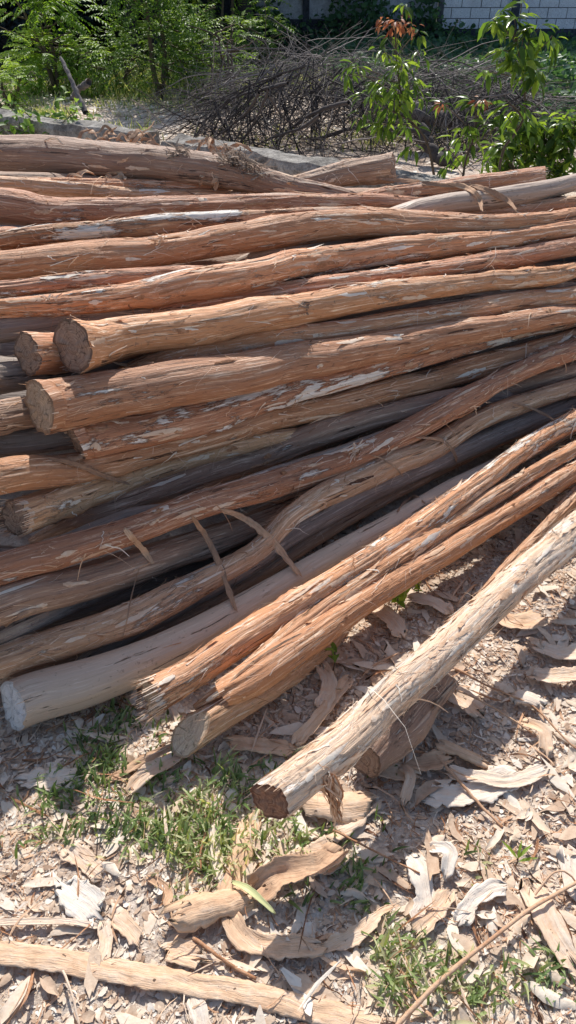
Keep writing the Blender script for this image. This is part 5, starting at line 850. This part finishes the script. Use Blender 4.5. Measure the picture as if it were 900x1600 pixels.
def feathery(name, label, cat, x, y, H, Rc, nf, mats, seed, group=None, frondL=.32, pairs=6, leafL=.075, low=.15, trunk_r=.03, stems=3, squash=1.0, bright=.55):
    rng = np.random.default_rng(seed); z = float(gz(x, y)); root = empty(name, Vector((x, y, z))); tag(root, label, cat, group)
    mb = MB(); tips = []
    for q in range(stems):
        a = rng.uniform(0, 2 * PI); tp = [x + math.cos(a) * Rc * rng.uniform(.1, .6), y + math.sin(a) * Rc * rng.uniform(.1, .6), z + H * rng.uniform(.7, .95)]
        P = branchy(mb, (x, y, z - .05), tp, trunk_r, trunk_r * .3, H * .06, rng)
        for w in range(5):
            i = int(rng.integers(4, 12)); a2 = rng.uniform(0, 2 * PI); e = P[i] + np.array([math.cos(a2), math.sin(a2), .35]) * Rc * rng.uniform(.4, .9)
            tips.append(branchy(mb, P[i], e, trunk_r * .35, .004, .05, rng, 4))
    mb.build('stem' if H < 2 else 'trunk', M['stem'], root)
    out = [[], [], [], []]; tones = []
    cl = [(rng.normal(0, .5), rng.normal(0, .5), rng.uniform(low, .95)) for _ in range(max(6, nf // 22))]
    for q in range(nf):
        c = cl[int(rng.integers(len(cl)))]; u = rng.normal(0, 1, 3); u /= np.linalg.norm(u); rr = rng.uniform(.15, .42)
        prof = math.sin(min(1, max(.12, c[2])) * PI) ** .5
        p = np.array([x + (c[0] * .75 * prof + u[0] * rr) * Rc, y + (c[1] * .75 * prof + u[1] * rr) * Rc, z + H * c[2] + u[2] * rr * Rc * .8])
        p[2] = max(p[2], z + .05); d = u + np.array([c[0], c[1], .45]); n0 = len(out[0]); frond(p, d, frondL * rng.uniform(.7, 1.2), pairs, leafL, rng, out)
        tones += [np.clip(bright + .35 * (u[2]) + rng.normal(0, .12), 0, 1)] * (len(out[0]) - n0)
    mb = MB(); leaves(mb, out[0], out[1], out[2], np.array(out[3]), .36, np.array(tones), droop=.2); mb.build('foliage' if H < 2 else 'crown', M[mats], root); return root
def shrub_at(px, py_base, py_top, Y, wpx, *a, **k): pass
def P3(px, Y): return at(px, 400, Y).x * 1.0
def xat(px, py, Y): return at(px, py, Y).x
feathery('leafy_shrub', 'bright green feathery shrub at the top left before the dark tree trunks', 'shrub', xat(82, 100, 10.6), 10.6, 1.15, .60, 380, 'leaf_bright', 1, frondL=.26, leafL=.085, bright=.62, low=.05)
feathery('young_tree', 'feathery young tree with a leaning thin trunk, left of the brush pile', 'tree', xat(245, 100, 10.2), 10.2, 1.5, .80, 620, 'leaf_mid', 2, trunk_r=.04, stems=2, low=.2, leafL=.07, bright=.65)
feathery('leafy_shrub', 'light green feathery bush at the top beside the dark pilaster', 'shrub', xat(350, 60, 12.2), 12.2, 1.7, .75, 260, 'leaf_bright', 3, low=.4, bright=.5)
feathery('low_bush', 'low green bush at the foot of the leaning young tree', 'bush', xat(190, 120, 10.6), 10.6, .55, .5, 150, 'leaf_mid', 4, leafL=.06, frondL=.2)
feathery('low_bush', 'sunny yellow-green bush directly behind the brush pile', 'bush', xat(320, 115, 10.4), 10.4, .60, .65, 240, 'leaf_bright', 5, leafL=.05, frondL=.2, bright=.75)
feathery('low_bush', 'grey-green twiggy bush on the top left of the brush pile', 'bush', xat(372, 85, 9.8), 9.8, .85, .42, 70, 'leaf_mid', 6, leafL=.05, frondL=.2, bright=.6)
feathery('low_bush', 'small bush cut by the left edge beyond the low wall', 'bush', xat(5, 120, 9.3), 9.3, .40, .4, 90, 'leaf_bright', 7, leafL=.07, frondL=.2, bright=.7)
feathery('low_bush', 'mid green bush filling the gap under the leaning young tree, right of its trunk', 'bush', xat(275, 112, 10.8), 10.8, .7, .6, 260, 'leaf_mid', 9, leafL=.06, frondL=.2, bright=.55, low=.05)
feathery('low_bush', 'pale green bush between the sunny yellow-green bush and the dark pilaster', 'bush', xat(405, 90, 11.6), 11.6, .7, .55, 200, 'leaf_mid', 10, leafL=.06, frondL=.2, bright=.6, low=.05)
feathery('low_bush', 'dark green low bush between the two feathery shrubs', 'bush', xat(118, 110, 10.9), 10.9, .6, .5, 110, 'leaf_mid', 8, leafL=.08, frondL=.22, bright=.45)
# dark trees at the back left
DT = [(-5.2, 14.6, 'dark shaded tree filling the top left corner'), (-3.7, 15.2, 'dark tree with thin bare trunks, second from the left corner'), (-2.3, 14.8, 'dark tree behind the leaning young tree'), (-1.05, 15.0, 'dark tree with a straight trunk before the rendered wall')]
for i, (x, y, lab) in enumerate(DT):
    rng = np.random.default_rng(70 + i); root = empty('shade_tree', Vector((x, y, 0))); tag(root, lab, 'tree', 'dark trees before the boundary wall')
    mb = MB()
    for q in range(3 if i < 3 else 2): branchy(mb, (x + rng.normal(0, .3), y + rng.normal(0, .2), -.1), (x + rng.normal(0, .8), y + rng.normal(0, .4), 3.2), .15, .07, .2, rng, 8, .15)
    mb.build('trunk', M['darkbark'] if 'darkbark' in M else M['twig'], root)
    def crown(N, rng):
        out = []
        for c in range(22):
            cc = np.array([x + rng.normal(0, 1.0), y + rng.normal(0, .6), rng.uniform(1.3, 2.9)]); m = N // 22; u = rng.normal(0, 1, (m, 3)); u /= np.linalg.norm(u, axis=1)[:, None]
            out.append(cc + u * rng.uniform(.3, 1, (m, 1)) ** .5 * rng.uniform(.45, .8))
        for c in range(7 if i < 3 else 2):
            cc = np.array([x + rng.normal(0, .8), y + rng.normal(.2, .4), rng.uniform(.2, .9)]); m = N // 22; u = rng.normal(0, 1, (m, 3)); u /= np.linalg.norm(u, axis=1)[:, None]
            out.append(cc + u * rng.uniform(.3, 1, (m, 1)) ** .5 * rng.uniform(.4, .7))
        return np.concatenate(out)
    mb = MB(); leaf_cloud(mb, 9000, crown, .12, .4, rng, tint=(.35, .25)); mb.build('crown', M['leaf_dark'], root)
# rough grass beyond the heap
mb = MB()
for (x0, x1, y0, y1, n, hh) in [(100, 420, 95, 125, 230, .30), (70, 105, 150, 175, 22, .16), (120, 235, 175, 205, 60, .15), (40, 110, 150, 170, 25, .10), (200, 260, 90, 110, 40, .35), (0, 60, 130, 160, 20, .12), (300, 400, 60, 80, 40, .3), (260, 420, 100, 150, 60, .25), (400, 640, 75, 120, 110, .25), (560, 760, 120, 200, 90, .18), (300, 640, 180, 215, 45, .12), (0, 260, 100, 120, 70, .2), (0, 250, 120, 175, 60, .09), (150, 400, 105, 150, 60, .16)]:
    for q in range(n):
        p = ground_at(rg.uniform(x0, x1), rg.uniform(y0, y1) + 28)
        grass_tuft(mb, p.x, p.y, 7, rg, h=hh * rg.uniform(.6, 1.1), wd=.011, spread=.06, tone=.75, lean=.8)
o = mb.build('rough_grass', M['grass']); tag(o, 'tall sunlit grass growing along the shrubs beyond the low wall', 'grass', kind='stuff')
# creeper on the low wall
c0 = at(75, 195, 7.55); root = empty('creeper', Vector((c0.x, c0.y - .1, .1))); tag(root, 'broad-leaved green creeper spilling over the low wall at the left', 'plant')
rc = np.random.default_rng(40); mb = MB(); bx = c0.x; Pl = []
for q in range(16):
    a = rc.uniform(0, 2 * PI); P = branchy(mb, (bx + rc.uniform(-.45, .4), c0.y - .15, .05), (bx + rc.uniform(-.5, .45), c0.y - .15 + rc.uniform(-.3, .2), rc.uniform(.2, .48)), .005, .003, .08, rc, 4)
    Pl += [P[j] for j in range(3, 12)] * 2
mb.build('stem', M['stem'], root); Pl = np.array(Pl) + rc.normal(0, .05, (len(Pl), 3)); n = len(Pl); D = rc.normal(0, 1, (n, 3)); D[:, 2] *= .4
mb = MB(); leaves(mb, Pl, D, np.stack([rc.normal(0, .4, n), rc.normal(-.3, .3, n), np.ones(n)], 1), rc.uniform(.06, .11, n), .62, rc.uniform(.3, 1, n), droop=.2); mb.build('foliage', M['leaf_mid'], root)

def sapling(name, label, Y, stem, clusters, mat, seed, leafL=.10, Wr=.34, red=None, r0=.012, side=()):
    """stem: photo points of the stem on the plane at distance Y; clusters: (px, py, radius px, leaves)"""
    rng = np.random.default_rng(seed); P = np.array([at(a, b, Y)[:] for a, b in stem]); P[0, 2] = 0; root = empty(name, Vector(P[0])); tag(root, label, 'sapling')
    mb = MB(); C = catmull(P, .04); tube(mb, C, np.linspace(r0, r0 * .35, len(C)), 6, .4)
    for s_ in side: Q = catmull(np.array([at(a, b, Y + dy)[:] for a, b, dy in s_]), .03); tube(mb, Q, np.linspace(r0 * .5, r0 * .2, len(Q)), 5, .45)
    A = [[], [], [], [], []]; R = [[], [], [], [], []]
    for (px, py, rad, n, *rd) in clusters:
        c = np.array(at(px, py, Y)[:]); mpp = rad / (FPX / (Y * .83)); c[1] += rng.uniform(-.12, .12)
        j = np.argmin(np.linalg.norm(C - c, axis=1)); j = max(0, j - 3); tube(mb, catmull([C[j], (C[j] + c) / 2 + [0, 0, .01], c], .03), .003, 4, .5)
        T_ = R if rd else A
        for q in range(n):       # leaves hang from the twig end in a whorl
            a = rng.uniform(0, 2 * PI); el = rng.uniform(-.9, .5); d = np.array([math.cos(a) * math.cos(el), math.sin(a) * math.cos(el), math.sin(el)])
            p = c + d * mpp * rng.uniform(.05, .75); T_[0].append(p); T_[1].append(d + np.array([0, 0, -.35]) + rng.normal(0, .2, 3)); T_[2].append([rng.normal(0, .4), rng.normal(-.1, .4), 1]); T_[3].append(leafL * rng.uniform(.55, 1.15)); T_[4].append(np.clip(rng.normal(.5, .27), 0, 1))
    mb.build('stem', M['stem'], root)
    mb = MB(); leaves(mb, A[0], A[1], A[2], np.array(A[3]), Wr, np.array(A[4]), droop=.25, fold=.22); mb.build('foliage', M[mat], root)
    if R[0]: mb = MB(); leaves(mb, R[0], R[1], R[2], np.array(R[3]) * .55, .4, np.array(R[4]), droop=.2); mb.build('young_leaves', M['leaf_red'], root)
sapling('sapling', 'leafy sapling with reddish young leaves at its tip, before the brush pile', 5.9, [(690, 262), (668, 225), (645, 190), (628, 150), (620, 100), (617, 45)],
        [(617, 30, 34, 40, 1), (600, 30, 20, 14, 1), (640, 38, 18, 14, 1), (630, 8, 12, 8), (560, 108, 28, 16), (545, 120, 18, 9), (598, 78, 28, 14), (650, 46, 20, 7), (610, 60, 20, 8), (625, 100, 34, 26), (600, 132, 36, 32), (640, 125, 36, 26), (580, 152, 30, 20), (615, 165, 38, 34), (655, 150, 28, 16), (600, 195, 30, 22), (635, 195, 32, 22), (640, 222, 18, 8), (655, 80, 22, 9), (570, 175, 22, 10), (620, 140, 50, 40), (690, 160, 22, 8)], 'leaf_gloss', 11,
        side=([(628, 150, 0), (590, 130, .05), (560, 112, .05)], [(645, 190, 0), (615, 175, -.1), (585, 160, -.1)]))
sapling('sapling', 'tall thin sapling with large drooping leaves before the block wall', 5.6, [(778, 274), (785, 240), (800, 215), (818, 185), (820, 150), (816, 115), (808, 70), (800, 40)],
        [(800, 28, 30, 22), (790, 18, 14, 8), (835, 40, 26, 12), (765, 28, 20, 9), (862, 55, 16, 6), (810, 58, 30, 18), (780, 75, 26, 12), (850, 60, 18, 7), (800, 92, 30, 18), (760, 110, 26, 11), (830, 110, 24, 13), (835, 118, 16, 7), (795, 160, 28, 14), (785, 175, 22, 8), (815, 95, 24, 10), (812, 178, 20, 9), (818, 3, 10, 3)], 'leaf_gloss', 12, leafL=.13, Wr=.36,
        side=([(818, 185, 0), (800, 165, -.05), (790, 155, -.05)], [(812, 95, 0), (780, 100, .05), (755, 108, .05)]))
sapling('sapling', 'short sapling with yellow-green and reddish tips, left of the tall thin one', 5.4, [(722, 275), (728, 250), (738, 222), (742, 200), (745, 175)],
        [(748, 165, 26, 14), (755, 158, 18, 12, 1), (728, 190, 22, 10), (715, 210, 26, 10), (700, 232, 26, 9), (730, 245, 24, 10), (758, 190, 22, 10), (755, 245, 20, 9), (700, 250, 18, 5), (745, 265, 20, 9), (740, 215, 26, 12), (690, 160, 12, 8, 1), (775, 195, 20, 9)], 'leaf_gloss', 13, leafL=.10)
sapling('bush', 'dense glossy-leaved bush at the right edge behind the sawn pole end', 6.0, [(850, 285), (855, 250), (860, 220), (868, 195)],
        [(840 + rg.uniform(-42, 85), 182 + rg.uniform(0, 88), 26, 13) for _ in range(46)] + [(870, 188, 30, 20), (890, 190, 30, 20), (835, 195, 26, 16)], 'leaf_gloss', 14, leafL=.10, Wr=.5, r0=.016)
sapling('bush', 'low glossy bush in front of the tall thin sapling base', 5.9, [(800, 285), (805, 262), (812, 240)], [(800 + rg.uniform(-30, 40), 225 + rg.uniform(0, 55), 24, 12) for _ in range(18)], 'leaf_gloss', 15, leafL=.095, Wr=.5)

# ------------------------------------------------------------------ brush pile of dead branches
rb = np.random.default_rng(50); mb = MB()
def mound(x): # height of the brush heap by x
    return .72 * math.exp(-((x - .15) / 1.15) ** 2) + .50 * math.exp(-((x - 1.9) / .9) ** 2) + .05 * math.exp(-((x + 1.0) / .5) ** 2)
def twig(p, d, L_, r, rng, n=8, wig=.24, tone=.5, drop=.25):
    P = [np.array(p, float)]; d = np.array(d, float); d /= np.linalg.norm(d)
    for i in range(n):
        d = d + rng.normal(0, wig / n ** .5, 3) - np.array([0, 0, drop / n]); d /= np.linalg.norm(d); P.append(P[-1] + d * L_ / n)
    P = np.array(P); P[:, 2] = np.maximum(P[:, 2], .02); tube(mb, P, r * np.linspace(1, .35, n + 1), 3, np.clip(rng.normal(tone, .22), 0, 1)); return P
for q in range(2900):
    x = rb.uniform(-1.1, 3.0); y = rb.uniform(7.0, 9.6); m = mound(x) * math.exp(-((y - 8.4) / 1.1) ** 2)
    if rb.random() > m * 1.9 + .03: continue
    z = m * rb.uniform(.1, 1.05) ** .7; a = rb.uniform(0, 2 * PI)
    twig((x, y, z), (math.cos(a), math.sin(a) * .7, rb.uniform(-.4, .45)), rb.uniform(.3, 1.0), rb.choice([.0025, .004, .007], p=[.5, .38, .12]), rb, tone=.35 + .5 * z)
for q in range(260):      # finer hair standing over the crest
    x = rb.uniform(-1.4, 2.6); y = rb.uniform(7.7, 8.9); m = mound(x)
    twig((x, y, m * .85), (rb.normal(0, .8), rb.normal(0, .3), 1), rb.uniform(.12, .4), .0025, rb, wig=.8, tone=.7)
for q in range(520):      # open lattice low at the front, fanning down from the crest
    x = rb.uniform(-.8, 2.3); m = mound(x); y = rb.uniform(7.3, 8.0)
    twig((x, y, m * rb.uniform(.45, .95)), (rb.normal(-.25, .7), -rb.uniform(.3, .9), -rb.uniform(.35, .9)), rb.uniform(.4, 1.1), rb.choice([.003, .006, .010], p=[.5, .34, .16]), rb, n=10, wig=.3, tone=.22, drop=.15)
o = mb.build('brush_pile', M['twig']); tag(o, 'tangle of grey dead twigs heaped behind the low wall', 'brush', kind='stuff')
BR = [([(655, 205), (560, 200), (500, 215), (455, 240)], .045, .018, 7.3, 'thick dark dead branch sloping through the brush pile towards the low wall'),
      ([(450, 130), (410, 140), (360, 155), (335, 180)], .03, .012, 7.4, 'curving dark dead branch on the left slope of the brush pile'),
      ([(545, 160), (500, 172), (455, 200), (430, 235)], .035, .015, 7.1, 'dark dead branch in the centre of the brush pile'),
      ([(405, 145), (385, 175), (350, 205), (320, 225)], .026, .010, 7.1, 'dark dead branch leaning down to the left end of the brush pile'),
      ([(420, 150), (440, 180), (470, 205), (500, 235)], .018, .008, 7.0, 'slim dead branch crossing down to the right in the brush pile'),
      ([(420, 140), (400, 185), (375, 225)], .022, .008, 7.05, 'slim dark dead branch fanning out beside the curving one'),
      ([(515, 145), (540, 110), (560, 70), (582, 42)], .020, .010, 8.6, 'bare stick standing up out of the brush pile to the left of the reddish-tipped sapling'),
      ([(640, 100), (700, 95), (745, 110), (765, 150)], .014, .006, 7.8, 'thin bare branch arching right of the reddish-tipped sapling'),
      ([(500, 180), (470, 200), (425, 215), (400, 235)], .03, .012, 7.0, 'dead branch resting low at the front of the brush pile'),
      ([(335, 60), (333, 110), (328, 165)], .009, .006, 8.2, 'thin upright bare stem at the left of the brush pile'),
      ([(205, 155), (240, 180), (280, 212)], .010, .006, 6.9, 'thin pale stick leaning over the gap in the low wall')]
for i, (pts, r0, r1, Y_, lab) in enumerate(BR):
    P = [list(at(a, b, Y_ + .25 * (j - 1))[:]) for j, (a, b) in enumerate(pts)]; P = [[p[0], p[1], max(p[2], .03)] for p in P]
    stick('dead_branch', lab, P, r0 * .55, r1 * .55, .25 if i < 9 else .7, 'twig', 'dead branches in the brush pile', 'branch', 7, .2)
P = [list(at(a, b, 7.4)[:]) for a, b in [(622, 172), (680, 186), (730, 200), (800, 207)]]; P = [[p[0], p[1] + .1 * j, max(.09, p[2])] for j, p in enumerate(P)]
stick('fallen_log', 'thick fallen trunk with a pale sunlit top lying behind the short sapling', P, .085, .05, .55, 'twig', None, 'log', 12, .12)
P = [list(at(a, b, 7.0)[:]) for a, b in [(655, 200), (672, 232), (700, 262)]]; P = [[p[0], p[1] - .15 * j, max(.06, p[2])] for j, p in enumerate(P)]
stick('fallen_log', 'short dark fork of the fallen trunk slanting towards the heap', P, .06, .035, .2, 'twig', None, 'log', 10, .12)
P = [list(at(a, b, 7.7)[:]) for a, b in [(82, 97), (108, 130), (137, 172)]]
stick('leaning_stick', 'grey stick leaning on the litter beyond the low wall at the left', [[p[0], p[1] + .3 - .2 * j, max(.02, p[2])] for j, p in enumerate(P)], .016, .026, .55, 'twig', None, 'stick')
P = [list(at(a, b, 7.9)[:]) for a, b in [(140, 128), (122, 140), (112, 155)]]
stick('leaning_stick', 'short forked grey stump beside the leaning stick', [[p[0], p[1], max(.02, p[2])] for p in P], .035, .02, .5, 'twig', None, 'stick')
